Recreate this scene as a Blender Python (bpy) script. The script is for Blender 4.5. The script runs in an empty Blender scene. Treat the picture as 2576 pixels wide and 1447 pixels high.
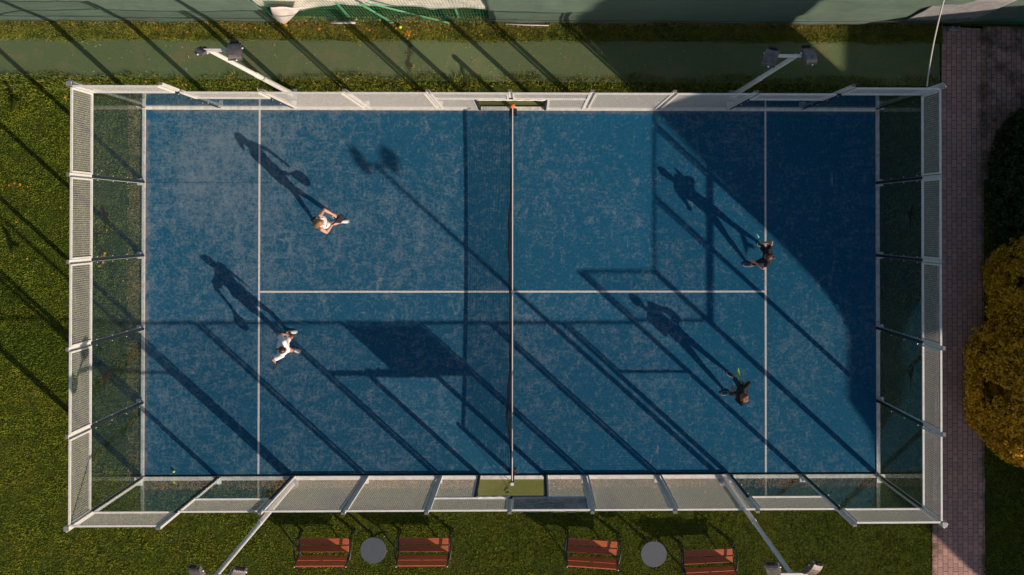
import bpy, math, random
import numpy as np
from mathutils import Vector, Matrix, Euler, noise
random.seed(7); RNG = np.random.default_rng(11)
R = math.radians
sc = bpy.context.scene
col = sc.collection

# ------------------------------------------------------------------ camera, world, sun
cd = bpy.data.cameras.new("drone_camera"); cam = bpy.data.objects.new("drone_camera", cd); col.objects.link(cam)
cam.location = (0.48867, 1.96969, 24.91183)
cam.rotation_euler = (0.008844, -0.016036, 0.000693)
cd.sensor_fit = 'HORIZONTAL'; cd.sensor_width = 36; cd.lens = 2280.12 / 2576 * 36
cd.shift_x = -(1370.361 - 1288) / 2576; cd.shift_y = (533.273 - 723.5) / 2576
cd.clip_end = 500
sc.camera = cam
SUN = Vector((1.54, -1.405, 1.0)).normalized()
elev = math.asin(SUN.z)
w = bpy.data.worlds.new("World"); sc.world = w; w.use_nodes = True
nt = w.node_tree; sky = nt.nodes.new('ShaderNodeTexSky'); sky.sky_type = 'NISHITA'; sky.sun_disc = False
sky.sun_elevation = elev; sky.sun_rotation = math.atan2(SUN.x, SUN.y)
sky.air_density = 1.0; sky.dust_density = 1.5; sky.ozone_density = 1.0
bg = nt.nodes['Background']; bg.inputs[1].default_value = 0.075
nt.links.new(sky.outputs[0], bg.inputs[0])
sl = bpy.data.lights.new("sun", 'SUN'); sl.energy = 5.0; sl.angle = R(0.55); sl.color = (1.0, 0.83, 0.66)
so = bpy.data.objects.new("sun", sl); col.objects.link(so)
so.rotation_euler = SUN.to_track_quat('Z', 'Y').to_euler(); so.location = (20, -20, 30)
sc.view_settings.view_transform = 'Standard'; sc.view_settings.look = 'None'
sc.view_settings.exposure = 0.1; sc.view_settings.gamma = 1.0; sc.view_settings.use_curve_mapping = False
sc.cycles.max_bounces = 8; sc.cycles.transparent_max_bounces = 40

# ------------------------------------------------------------------ materials
def mat(name, colr, rough=0.6, metal=0.0, spec=None):
    m = bpy.data.materials.new(name); m.use_nodes = True
    b = m.node_tree.nodes['Principled BSDF']
    b.inputs['Base Color'].default_value = (*colr, 1); b.inputs['Roughness'].default_value = rough
    b.inputs['Metallic'].default_value = metal
    if spec is not None: b.inputs['Specular IOR Level'].default_value = spec
    return m
class N:
    """tiny node helper"""
    def __init__(s, m): s.t = m.node_tree; s.b = s.t.nodes.get('Principled BSDF')
    def n(s, typ, **kw):
        x = s.t.nodes.new('ShaderNode' + typ)
        for k, v in kw.items(): setattr(x, k, v)
        return x
    def l(s, a, b): s.t.links.new(a, b)
    def coord(s, scale=(1, 1, 1), rot=0.0, which='Object'):
        c = s.n('TexCoord'); mp = s.n('Mapping'); mp.inputs['Scale'].default_value = scale
        mp.inputs['Rotation'].default_value = (0, 0, rot); s.l(c.outputs[which], mp.inputs[0]); return mp.outputs[0]
    def noise(s, vec, scale, detail=4, rough=0.6, dist=0.0):
        x = s.n('TexNoise'); x.inputs['Scale'].default_value = scale; x.inputs['Detail'].default_value = detail
        x.inputs['Roughness'].default_value = rough; x.inputs['Distortion'].default_value = dist
        s.l(vec, x.inputs['Vector']); return x.outputs[0]
    def ramp(s, f, stops):
        r = s.n('ValToRGB'); e = r.color_ramp.elements
        e[0].position = stops[0][0]; e[0].color = (*stops[0][1], 1); e[1].position = stops[-1][0]; e[1].color = (*stops[-1][1], 1)
        for p, c in stops[1:-1]:
            q = e.new(p); q.color = (*c, 1)
        s.l(f, r.inputs[0]); return r.outputs[0]
    def rng(s, f, a, b, c=0.0, d=1.0, smooth=False):
        m = s.n('MapRange'); m.interpolation_type = 'SMOOTHSTEP' if smooth else 'LINEAR'
        for i, v in zip((1, 2, 3, 4), (a, b, c, d)): m.inputs[i].default_value = v
        s.l(f, m.inputs[0]); return m.outputs[0]
    def mix(s, f, a, b, mode='MIX'):
        m = s.n('Mix', data_type='RGBA', blend_type=mode)
        for i, v in ((0, f), (6, a), (7, b)):
            if hasattr(v, 'type') or hasattr(v, 'links'): s.l(v, m.inputs[i])
            elif isinstance(v, (int, float)): m.inputs[i].default_value = v
            else: m.inputs[i].default_value = (*v, 1)
        return m.outputs[2]
    def math(s, op, a, b=0.0):
        m = s.n('Math', operation=op)
        for i, v in ((0, a), (1, b)):
            if isinstance(v, (int, float)): m.inputs[i].default_value = v
            else: s.l(v, m.inputs[i])
        return m.outputs[0]
    def sep(s, v):
        x = s.n('SeparateXYZ'); s.l(v, x.inputs[0]); return x.outputs
    def base(s, c): s.l(c, s.b.inputs['Base Color'])
    def bump(s, h, strength=0.4, dist=0.02):
        x = s.n('Bump'); x.inputs['Strength'].default_value = strength; x.inputs['Distance'].default_value = dist
        s.l(h, x.inputs['Height']); s.l(x.outputs[0], s.b.inputs['Normal'])

def speckled(name, c1, c2, scale, rough=0.6, metal=0.0, lo=0.35, hi=0.65, bump=0.0):
    m = mat(name, c1, rough, metal); k = N(m); v = k.coord()
    f = k.noise(v, scale); k.base(k.mix(k.rng(f, lo, hi), c1, c2))
    if bump: k.bump(f, bump, 0.01)
    return m
M = {}
M['white'] = speckled('white_painted_steel', (0.74, 0.73, 0.71), (0.64, 0.62, 0.59), 9, 0.45)
M['wire'] = mat('white_coated_wire', (0.74, 0.73, 0.71), 0.5)
M['cap'] = speckled('grey_plastic_cap', (0.13, 0.12, 0.12), (0.2, 0.19, 0.19), 30, 0.6)
M['gasket'] = mat('black_rubber', (0.018, 0.02, 0.024), 0.5)
M['grey_metal'] = speckled('grey_galvanised', (0.3, 0.32, 0.33), (0.42, 0.43, 0.44), 25, 0.4, 0.5)
M['dark_metal'] = speckled('black_bench_iron', (0.02, 0.022, 0.026), (0.05, 0.05, 0.055), 20, 0.35, 0.3)
M['lamp_body'] = speckled('grey_brown_lamp_housing', (0.14, 0.12, 0.115), (0.24, 0.215, 0.205), 12, 0.36, 0.45)
M['lamp_dark'] = mat('lamp_dark_fins', (0.03, 0.03, 0.033), 0.5, 0.2)
M['lamp_glass'] = mat('lamp_front_glass', (0.08, 0.09, 0.1), 0.08)
M['clip'] = mat('bright_steel_clip', (0.8, 0.8, 0.8), 0.3, 0.4)
M['tape'] = mat('white_net_tape', (0.72, 0.68, 0.66), 0.8)
M['netcord'] = mat('black_net_cord', (0.015, 0.017, 0.02), 0.8)
M['orange'] = mat('orange_foam', (0.85, 0.17, 0.02), 0.7)
M['cable'] = mat('pale_cable', (0.5, 0.47, 0.42), 0.7)
M['ball'] = speckled('yellow_felt', (0.62, 0.72, 0.05), (0.5, 0.6, 0.04), 60, 0.9)
M['flower'] = mat('orange_petals', (0.72, 0.28, 0.005), 0.7)
M['decal'] = mat('black_vinyl', (0.006, 0.006, 0.008), 0.7)
M['decal'].use_backface_culling = False
M['table'] = speckled('grey_table_laminate', (0.055, 0.068, 0.085), (0.085, 0.10, 0.12), 40, 0.55, 0.0, 0.3, 0.7)
M['green_steel'] = mat('green_painted_steel', (0.12, 0.38, 0.2), 0.5)
M['greennet'] = mat('green_netting', (0.06, 0.30, 0.17), 0.6)
M['plaster'] = speckled('cream_render', (0.5, 0.46, 0.4), (0.42, 0.39, 0.34), 3, 0.85)
M['shade_board_brown'] = speckled('brown_shade_board', (0.16, 0.08, 0.06), (0.1, 0.06, 0.05), 8, 0.8)
M['winglass'] = mat('window_glass', (0.03, 0.04, 0.05), 0.08)
M['bark'] = speckled('bark', (0.09, 0.06, 0.04), (0.05, 0.035, 0.025), 14, 0.9)
M['skin'] = mat('skin', (0.58, 0.31, 0.22), 0.55)
M['skin_tan'] = mat('tan_skin', (0.45, 0.21, 0.14), 0.55)
M['eye'] = mat('eye', (0.03, 0.02, 0.02), 0.3)
M['lips'] = mat('lips', (0.4, 0.12, 0.1), 0.5)
M['shirt_white'] = speckled('white_cloth', (0.80, 0.80, 0.81), (0.72, 0.73, 0.76), 9, 0.85, bump=1.0)
M['cloth_black'] = speckled('black_cloth', (0.008, 0.008, 0.009), (0.016, 0.014, 0.015), 20, 0.8)
M['cloth_teal'] = mat('dark_teal_cloth', (0.012, 0.06, 0.08), 0.8)
M['hair_blond'] = speckled('auburn_blond_hair', (0.38, 0.19, 0.08), (0.2, 0.09, 0.035), 30, 0.6)
M['hair_dark'] = speckled('dark_brown_hair', (0.03, 0.014, 0.012), (0.06, 0.03, 0.025), 30, 0.45)
M['hair_brown'] = speckled('brown_hair', (0.12, 0.06, 0.04), (0.06, 0.03, 0.02), 30, 0.5)
M['hair_curly'] = speckled('copper_curly_hair', (0.36, 0.16, 0.08), (0.12, 0.05, 0.03), 35, 0.7)
M['shoe_white'] = mat('white_shoe', (0.75, 0.7, 0.66), 0.6)
M['shoe_black'] = mat('black_shoe', (0.03, 0.03, 0.035), 0.6)
M['racket_black'] = mat('black_racket', (0.02, 0.02, 0.024), 0.4)
M['racket_lime'] = mat('lime_racket', (0.42, 0.6, 0.05), 0.45)
M['racket_cyan'] = mat('cyan_racket_rim', (0.02, 0.45, 0.55), 0.45)
M['racket_pale'] = mat('pale_racket_face', (0.45, 0.45, 0.46), 0.45)
M['scrap_white'] = speckled('pale_tarpaulin', (0.80, 0.70, 0.65), (0.58, 0.53, 0.50), 4, 0.8, bump=0.3)
M['scrap_grey'] = speckled('grey_tarpaulin', (0.2, 0.2, 0.21), (0.28, 0.27, 0.28), 6, 0.8, bump=0.3)

def make_wood(name, c1, c2):
    m = mat(name, c1, 0.42); k = N(m); v = k.coord((1.5, 22, 22)); f = k.noise(v, 3, 5, 0.6, 0.4)
    k.base(k.mix(k.rng(f, 0.3, 0.7), c1, c2)); k.bump(f, 0.15, 0.004); return m
M['wood'] = make_wood('red_brown_varnished_plank', (0.46, 0.115, 0.045), (0.32, 0.07, 0.03))

def make_glass():
    m = bpy.data.materials.new('toughened_glass'); m.use_nodes = True; k = N(m); k.t.nodes.remove(k.b)
    out = k.t.nodes['Material Output']
    tr = k.n('BsdfTransparent'); tr.inputs[0].default_value = (0.91, 0.95, 0.945, 1)
    gl = k.n('BsdfGlossy'); gl.inputs['Roughness'].default_value = 0.0; gl.inputs[0].default_value = (0.9, 0.95, 1, 1)
    lw = k.n('LayerWeight'); lw.inputs[0].default_value = 0.5; fr = k.math('ADD', 0.035, k.math('MULTIPLY', 0.93, k.math('POWER', lw.outputs['Facing'], 5.0)))
    df = k.n('BsdfDiffuse'); df.inputs[0].default_value = (0.5, 0.52, 0.5, 1)
    v = k.coord(); dirt = k.rng(k.noise(v, 2.2, 6, 0.65), 0.4, 0.75, 0.003, 0.02)
    a = k.n('MixShader'); k.l(dirt, a.inputs[0]); k.l(tr.outputs[0], a.inputs[1]); k.l(df.outputs[0], a.inputs[2])
    b = k.n('MixShader'); k.l(fr, b.inputs[0]); k.l(a.outputs[0], b.inputs[1]); k.l(gl.outputs[0], b.inputs[2])
    k.l(b.outputs[0], out.inputs[0]); return m
M['glass'] = make_glass()

def make_court():
    m = mat('blue_court_turf', (0.02, 0.12, 0.25), 0.85, 0, 0.2); k = N(m); v = k.coord()
    xyz = k.sep(v)
    big = k.noise(v, 0.35, 3, 0.5)
    clump = k.noise(v, 3.4, 6, 0.72, 0.4)
    fine = k.noise(v, 13.0, 6, 0.78, 0.6)
    vs = k.coord((1.0, 0.28, 1), 0.9); streak = k.noise(vs, 10.0, 5, 0.65, 0.6)
    vs2 = k.coord((0.22, 1.0, 1), 0.35); streak2 = k.noise(vs2, 11.0, 4, 0.65, 0.6)
    grain = k.noise(v, 34.0, 4, 0.8)
    s = k.math('ADD', k.math('ADD', k.math('MULTIPLY', clump, 0.40), k.math('MULTIPLY', fine, 0.42)), k.math('MULTIPLY', grain, 0.18))
    s = k.math('ADD', s, k.math('MULTIPLY', k.math('SUBTRACT', k.math('MAXIMUM', streak, streak2), 0.5), 0.30))
    # more sand on the left half and towards the top left corner
    west = k.rng(xyz[0], 4.0, -8.0, -0.015, 0.02)
    dx = k.math('SUBTRACT', xyz[0], -7.6); dy = k.math('SUBTRACT', xyz[1], 3.0)
    d2 = k.math('ADD', k.math('MULTIPLY', dx, dx), k.math('MULTIPLY', dy, dy))
    spot = k.rng(d2, 0.2, 5.0, 0.085, 0.0, True)
    s = k.math('ADD', s, k.math('ADD', west, spot))
    s = k.math('ADD', s, k.math('MULTIPLY', k.math('SUBTRACT', big, 0.5), 0.22))
    sand = k.rng(s, 0.50, 0.67, 0.0, 0.66)
    blue_e = k.mix(k.rng(fine, 0.3, 0.7), (0.002, 0.062, 0.128), (0.005, 0.108, 0.218))
    blue_w = k.mix(k.rng(fine, 0.3, 0.7), (0.004, 0.058, 0.118), (0.009, 0.098, 0.188))
    blue = k.mix(k.rng(xyz[0], -2.0, 4.0), blue_w, blue_e)
    c = k.mix(sand, blue, (0.17, 0.225, 0.27))
    # rare pale scuffs
    sc_ = k.noise(k.coord((1, 0.45, 1), 0.6), 2.9, 3, 0.5, 1.2)
    c = k.mix(k.math('MULTIPLY', k.rng(sc_, 0.66, 0.78, 0, 0.5), k.rng(fine, 0.4, 0.65)), c, (0.36, 0.35, 0.34))
    # rusty sand along the north and west kerbs
    e1 = k.rng(xyz[1], 4.86, 4.98, 0, 1); e2 = k.rng(xyz[0], -9.86, -10.0, 0, 1)
    e = k.math('MULTIPLY', k.math('MAXIMUM', e1, e2), k.rng(clump, 0.36, 0.62))
    c = k.mix(k.math('MULTIPLY', e, 0.55), c, (0.27, 0.19, 0.15))
    # seam between two rolls
    sm = k.math('ABSOLUTE', k.math('SUBTRACT', xyz[1], 2.98))
    c = k.mix(k.math('MULTIPLY', k.rng(sm, 0.004, 0.018, 0.5, 0.0), k.rng(xyz[0], -7.0, -6.0, 1, 0.15)), c, (0.006, 0.03, 0.06))
    k.base(c); k.bump(k.math('ADD', fine, k.math('MULTIPLY', clump, 0.6)), 0.35, 0.015); return m
M['court'] = make_court()
def make_line():
    m = mat('court_line_white', (0.6, 0.56, 0.53), 0.85); k = N(m); v = k.coord(which='Object')
    f = k.noise(v, 12, 5, 0.7); k.base(k.mix(k.rng(f, 0.42, 0.68), (0.64, 0.59, 0.56), (0.42, 0.43, 0.45))); return m
M['line'] = make_line()
def make_lawn():
    m = mat('lawn_soil', (0.05, 0.07, 0.015), 0.95, 0, 0.1); k = N(m); v = k.coord()
    a = k.noise(v, 1.1, 4, 0.6); b = k.noise(v, 7, 6, 0.75, 0.3); c_ = k.noise(v, 26, 4, 0.7)
    g = k.ramp(k.math('ADD', k.math('MULTIPLY', b, 0.6), k.math('MULTIPLY', c_, 0.4)),
               [(0.32, (0.012, 0.022, 0.004)), (0.48, (0.035, 0.055, 0.008)), (0.6, (0.075, 0.1, 0.014)), (0.75, (0.13, 0.14, 0.035))])
    c = k.mix(k.rng(a, 0.35, 0.7, 0, 0.45), g, (0.07, 0.065, 0.012))
    k.base(c); k.bump(k.math('ADD', b, c_), 0.8, 0.05); return m
M['lawn'] = make_lawn()
def make_blade(name, g1, g2, straw, strawf):
    m = mat(name, g1, 0.7, 0, 0.25); k = N(m)
    at = k.n('Attribute'); at.attribute_name = 'tint'; f = at.outputs['Fac']
    geo = k.n('NewGeometry'); big = k.noise(geo.outputs['Position'], 0.9, 4, 0.6)
    c = k.mix(f, g1, g2); pt = k.noise(geo.outputs['Position'], 3.6, 3, 0.55); c = k.mix(k.rng(pt, 0.42, 0.6, 0.55, 0.0), c, (g1[0] * 0.6, g1[1] * 0.62, g1[2])); c = k.mix(k.math('MULTIPLY', k.rng(big, 0.42, 0.68), 0.5), c, (g2[0] * 1.25, g2[1] * 0.95, g2[2]))
    at2 = k.n('Attribute'); at2.attribute_name = 'straw'
    c = k.mix(k.math('MULTIPLY', at2.outputs['Fac'], strawf), c, straw); k.base(c)
    k.b.inputs['Subsurface Weight'].default_value = 0.0
    return m
M['blade'] = make_blade('grass_blades', (0.14, 0.215, 0.010), (0.35, 0.42, 0.030), (0.42, 0.32, 0.12), 0.3)
M['weed'] = make_blade('dry_grass_blades', (0.12, 0.19, 0.022), (0.33, 0.37, 0.05), (0.74, 0.47, 0.21), 0.95)
def make_turf(name, c1, c2, dirt):
    m = mat(name, c1, 0.9, 0, 0.15); k = N(m); v = k.coord()
    f = k.noise(v, 30, 5, 0.7); g = k.noise(v, 1.6, 5, 0.65)
    c = k.mix(k.rng(f, 0.3, 0.7), c1, c2); c = k.mix(k.rng(g, 0.5, 0.72, 0, 0.7), c, dirt)
    c = k.mix(k.rng(k.noise(k.coord((1.0, 3.0, 1)), 5, 5, 0.7), 0.56, 0.7, 0, 0.45), c, (0.2, 0.19, 0.1))
    if 'walkway' in name:
        xx = k.sep(k.coord()); wob = k.math('MULTIPLY', k.math('SUBTRACT', k.noise(k.coord(), 4.0), 0.5), 0.5)
        gap = k.math('ABSOLUTE', k.math('ADD', k.math('ADD', xx[0], 2.85), wob)); c = k.mix(k.math('MULTIPLY', k.rng(gap, 0.03, 0.10, 0.85, 0), k.rng(xx[1], 5.95, 6.2)), c, (0.05, 0.04, 0.025))
    k.base(c); k.bump(f, 0.5, 0.01); return m
M['turfstrip'] = make_turf('faded_green_walkway_turf', (0.095, 0.135, 0.066), (0.135, 0.175, 0.082), (0.20, 0.165, 0.09))
M['doormat'] = make_turf('bright_green_mat_turf', (0.10, 0.118, 0.032), (0.155, 0.165, 0.05), (0.2, 0.18, 0.08))
def make_brick():
    m = mat('brick_paving', (0.2, 0.11, 0.1), 0.85, 0, 0.2); k = N(m)
    v = k.coord((1, 1, 1), R(90))
    b = k.n('TexBrick'); b.inputs['Scale'].default_value = 1.0; b.offset = 0.5
    b.inputs['Brick Width'].default_value = 0.215; b.inputs['Row Height'].default_value = 0.14
    b.inputs['Mortar Size'].default_value = 0.007; b.inputs['Mortar Smooth'].default_value = 0.3
    b.inputs['Color1'].default_value = (0.54, 0.32, 0.27, 1); b.inputs['Color2'].default_value = (0.40, 0.245, 0.215, 1)
    b.inputs['Mortar'].default_value = (0.04, 0.028, 0.022, 1); k.l(v, b.inputs['Vector'])
    f = k.noise(k.coord(), 1.8, 5, 0.7); g = k.noise(k.coord(), 22, 4, 0.7)
    c = k.mix(k.rng(f, 0.45, 0.75, 0, 0.55), b.outputs[0], (0.26, 0.21, 0.19))
    c = k.mix(k.rng(g, 0.45, 0.75, 0, 0.35), c, (0.09, 0.06, 0.05))
    xyz = k.sep(k.coord()); edge = k.math('MAXIMUM', k.rng(xyz[0], 12.85, 13.05), k.rng(xyz[0], 11.95, 11.78))
    c = k.mix(k.math('MULTIPLY', edge, k.rng(f, 0.4, 0.6, 0, 0.75)), c, (0.04, 0.04, 0.02))
    k.base(c); k.bump(b.outputs[1], -0.5, 0.01); return m
M['brick'] = make_brick()
def make_screen():
    m = mat('green_windscreen_fabric', (0.12, 0.25, 0.17), 0.75); k = N(m); v = k.coord()
    f = k.noise(k.coord((0.6, 1, 2.5)), 2.2, 5, 0.6); g = k.noise(v, 40, 3, 0.6)
    c = k.mix(k.rng(f, 0.35, 0.7), (0.085, 0.135, 0.105), (0.12, 0.17, 0.13)); c = k.mix(k.rng(g, 0.3, 0.7, 0, 0.25), c, (0.06, 0.1, 0.08))
    k.base(c); k.bump(f, 0.5, 0.03); return m
M['screen'] = make_screen()
def make_banner():
    m = mat('printed_banner', (0.05, 0.07, 0.08), 0.45); k = N(m); v = k.coord((1, 1, 1.6))
    f = k.noise(v, 2.4, 2, 0.4, 1.4); g = k.noise(v, 4.5, 2, 0.4, 1.0)
    c = k.ramp(f, [(0.38, (0.012, 0.03, 0.045)), (0.46, (0.06, 0.10, 0.08)), (0.52, (0.45, 0.36, 0.32)), (0.60, (0.05, 0.08, 0.08)), (0.68, (0.4, 0.38, 0.2))])
    c = k.mix(k.rng(g, 0.55, 0.6), c, (0.015, 0.03, 0.04)); k.base(c); return m
M['banner'] = make_banner()
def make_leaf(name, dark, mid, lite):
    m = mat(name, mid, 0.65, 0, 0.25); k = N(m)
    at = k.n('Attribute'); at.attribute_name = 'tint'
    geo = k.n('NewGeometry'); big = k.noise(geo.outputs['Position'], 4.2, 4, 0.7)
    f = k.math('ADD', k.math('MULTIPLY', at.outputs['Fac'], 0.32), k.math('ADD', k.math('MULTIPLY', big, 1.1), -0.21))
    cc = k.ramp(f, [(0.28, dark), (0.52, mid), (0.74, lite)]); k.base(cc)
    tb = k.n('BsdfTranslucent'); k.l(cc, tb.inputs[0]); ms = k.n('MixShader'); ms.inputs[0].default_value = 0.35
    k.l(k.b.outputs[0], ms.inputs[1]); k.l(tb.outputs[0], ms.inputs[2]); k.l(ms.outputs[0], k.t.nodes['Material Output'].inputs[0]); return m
M['leaf_gold'] = make_leaf('golden_thuja_foliage', (0.12, 0.075, 0.007), (0.78, 0.43, 0.022), (0.97, 0.60, 0.045))  # gold brightened to stand in for sunlight bounced off the end glass
M['leaf_dark'] = make_leaf('dark_hedge_foliage', (0.010, 0.022, 0.008), (0.035, 0.07, 0.02), (0.08, 0.12, 0.03))
M['leaf_pine'] = make_leaf('pine_foliage', (0.01, 0.025, 0.008), (0.03, 0.06, 0.015), (0.06, 0.09, 0.02))

# ------------------------------------------------------------------ geometry helpers
class MB:
    def __init__(s): s.v = []; s.f = []; s.mi = []; s.cur = 0
    def add(s, vs, fs):
        o = len(s.v); s.v += [tuple(p) for p in vs]; s.f += [tuple(i + o for i in f) for f in fs]; s.mi += [s.cur] * len(fs)
    def box(s, x0, x1, y0, y1, z0, z1, mtx=None):
        vs = [Vector((x, y, z)) for z in (z0, z1) for y in (y0, y1) for x in (x0, x1)]
        if mtx: vs = [mtx @ p for p in vs]
        s.add(vs, [(0, 2, 3, 1), (4, 5, 7, 6), (0, 1, 5, 4), (2, 6, 7, 3), (0, 4, 6, 2), (1, 3, 7, 5)])
    def bbox(s, x0, x1, y0, y1, z0, z1, b=0.006, mtx=None):
        """box with chamfered vertical and top edges"""
        vs = []; 
        for z, i in ((z0, 0), (z1 - b, 0), (z1, b)):
            for (x, y) in ((x0 + b + i, y0 + i), (x1 - b - i, y0 + i), (x1 - i, y0 + b + i), (x1 - i, y1 - b - i), (x1 - b - i, y1 - i), (x0 + b + i, y1 - i), (x0 + i, y1 - b - i), (x0 + i, y0 + b + i)):
                vs.append(Vector((x, y, z)))
        if mtx: vs = [mtx @ p for p in vs]
        fs = [tuple(range(7, -1, -1)), tuple(range(16, 24))]
        for r in (0, 8):
            for i in range(8): j = (i + 1) % 8; fs.append((r + i, r + j, r + 8 + j, r + 8 + i))
        s.add(vs, fs)
    def tube(s, pts, rad, seg=8, cap=True):
        pts = [Vector(p) for p in pts]; n = len(pts)
        rads = rad if isinstance(rad, (list, tuple)) else [rad] * n
        ref = None; rings = []
        for i, p in enumerate(pts):
            t = (pts[min(i + 1, n - 1)] - pts[max(i - 1, 0)]).normalized()
            if ref is None: ref = Vector((0, 0, 1)) if abs(t.z) < 0.9 else Vector((1, 0, 0))
            a = (ref - t * ref.dot(t)).normalized(); b = t.cross(a); ref = a
            rings.append([p + (a * math.cos(2 * math.pi * k / seg) + b * math.sin(2 * math.pi * k / seg)) * rads[i] for k in range(seg)])
        vs = [q for r in rings for q in r]; fs = []
        for i in range(n - 1):
            for k in range(seg): j = (k + 1) % seg; fs.append((i * seg + k, i * seg + j, (i + 1) * seg + j, (i + 1) * seg + k))
        if cap: fs.append(tuple(range(seg - 1, -1, -1))); fs.append(tuple((n - 1) * seg + k for k in range(seg)))
        s.add(vs, fs)
    def ell(s, c, r, mtx=None, nu=14, nv=9):
        c = Vector(c); r = Vector(r) if not isinstance(r, (int, float)) else Vector((r, r, r)); vs = []
        for i in range(1, nv):
            th = math.pi * i / nv
            for j in range(nu):
                ph = 2 * math.pi * j / nu
                p = Vector((r.x * math.sin(th) * math.cos(ph), r.y * math.sin(th) * math.sin(ph), r.z * math.cos(th)))
                vs.append(c + (mtx @ p if mtx else p))
        t = Vector((0, 0, r.z)); b = -t
        vs.append(c + (mtx @ t if mtx else t)); vs.append(c + (mtx @ b if mtx else b)); T = len(vs) - 2; B = T + 1; fs = []
        for i in range(nv - 2):
            for j in range(nu): k = (j + 1) % nu; fs.append((i * nu + j, (i + 1) * nu + j, (i + 1) * nu + k, i * nu + k))
        for j in range(nu):
            k = (j + 1) % nu; fs.append((T, j, k)); fs.append((B, (nv - 2) * nu + k, (nv - 2) * nu + j))
        s.add(vs, fs)
    def disc(s, c, r, z0, z1, seg=40, b=0.006):
        vs = []
        for z, rr in ((z0, r - b), (z0 + b, r), (z1 - b, r), (z1, r - b)):
            for k in range(seg): a = 2 * math.pi * k / seg; vs.append((c[0] + rr * math.cos(a), c[1] + rr * math.sin(a), z))
        fs = [tuple(range(seg - 1, -1, -1)), tuple(range(3 * seg, 4 * seg))]
        for i in range(3):
            for k in range(seg): j = (k + 1) % seg; fs.append((i * seg + k, i * seg + j, (i + 1) * seg + j, (i + 1) * seg + k))
        s.add(vs, fs)
    def mesh(s, name, mats, smooth=False):
        me = bpy.data.meshes.new(name); me.from_pydata(s.v, [], s.f); 
        for m in (mats if isinstance(mats, (list, tuple)) else [mats]): me.materials.append(m)
        if any(s.mi): me.polygons.foreach_set('material_index', s.mi)
        if smooth: me.polygons.foreach_set('use_smooth', [True] * len(s.f))
        me.update(); return me
    def build(s, name, mats, parent=None, smooth=False): return link(name, s.mesh(name, mats, smooth), parent)
def link(name, me, parent=None, loc=None, rz=0.0):
    o = bpy.data.objects.new(name, me); col.objects.link(o)
    if parent: o.parent = parent
    if loc: o.location = loc
    if rz: o.rotation_euler.z = rz
    return o
def tag(o, label=None, cat=None, group=None, kind=None):
    if label: o['label'] = label
    if cat: o['category'] = cat
    if group: o['group'] = group
    if kind: o['kind'] = kind
    return o
def empty(name, loc=(0, 0, 0), rz=0.0, label=None, cat=None, group=None):
    o = bpy.data.objects.new(name, None); col.objects.link(o); o.location = loc; o.rotation_euler = (0, 0, rz)
    o.empty_display_size = 0.2; return tag(o, label, cat, group)
def copy_tree(o, parent=None):
    c = o.copy(); col.objects.link(c)
    if parent: c.parent = parent
    for ch in list(o.children): copy_tree(ch, c)
    return c

# ------------------------------------------------------------------ ground
def sheet(name, x0, x1, y0, y1, z, m, nx=1, ny=1):
    b = MB(); vs = [(x0 + (x1 - x0) * i / nx, y0 + (y1 - y0) * j / ny, z) for j in range(ny + 1) for i in range(nx + 1)]
    fs = [(j * (nx + 1) + i, j * (nx + 1) + i + 1, (j + 1) * (nx + 1) + i + 1, (j + 1) * (nx + 1) + i) for j in range(ny) for i in range(nx)]
    b.add(vs, fs); return tag(b.build(name, m), kind='structure')
sheet('ground', -220, 220, -220, 220, -0.06, M['lawn'])
# court slab
b = MB(); b.box(-10.01, 10.02, -4.975, 4.975, -0.05, 0.0); tag(b.build('court_surface', M['court']), kind='structure')
b = MB(); L = 0.03
b.box(-6.975 + L, -6.925 + L, -4.97, 4.97, 0.0, 0.004); b.box(6.925 + L, 6.975 + L, -4.97, 4.97, 0.0, 0.004)
b.box(-6.925 + L, 6.925 + L, -0.025, 0.025, 0.0, 0.004)
tag(b.build('court_line_markings', M['line']), kind='structure')
# wavy-edged walkway turf strip north of the court
def strip(name, x0, x1, ylo, yhi, z, m, amp=0.05, n=160):
    b = MB(); vs = []
    for i in range(n + 1):
        x = x0 + (x1 - x0) * i / n
        vs.append((x, ylo(x) + amp * noise.noise(Vector((x * 0.9, 0, 3))) + amp * 0.5 * noise.noise(Vector((x * 4, 0, 7))), z))
        vs.append((x, yhi(x) + amp * 1.5 * noise.noise(Vector((x * 0.8, 5, 3))) + amp * noise.noise(Vector((x * 5, 2, 7))), z))
    b.add(vs, [(2 * i, 2 * i + 2, 2 * i + 3, 2 * i + 1) for i in range(n)]); return tag(b.build(name, m), kind='structure')
strip('walkway_turf', -40, 11.85, lambda x: 5.86 - 0.006 * (x + 14), lambda x: 6.92, -0.035, M['turfstrip'])
sheet('doormat_turf', -0.93, 0.86, -5.72, -5.075, -0.03, M['doormat'])
sheet('doormat_turf', -0.93, 0.86, 5.05, 5.42, -0.03, M['doormat'])
# brick path
b = MB(); n = 120; vs = []
for i in range(n + 1):
    y = -40 + (47.4 + 40) * i / n if False else -40 + 47.35 * i / n
    t = (y + 6.65) / 14.0; xl = 11.6 + max(0, min(1, t)) * 0.33 + 0.02 * noise.noise(Vector((0, y * 3, 1)))
    vs += [(xl, y, -0.038), (13.07 + 0.03 * noise.noise(Vector((4, y * 2, 1))), y, -0.038)]
b.add(vs, [(2 * i, 2 * i + 1, 2 * i + 3, 2 * i + 2) for i in range(n)])
b.add([(11.93, 7.35, -0.038), (30, 7.35, -0.038), (30, 3.1, -0.038), (13.07, 3.1, -0.038), (13.07, 7.3, -0.038)], [(0, 4, 1), (4, 3, 2, 1)])
tag(b.build('brick_path', M['brick']), kind='structure')
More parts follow.
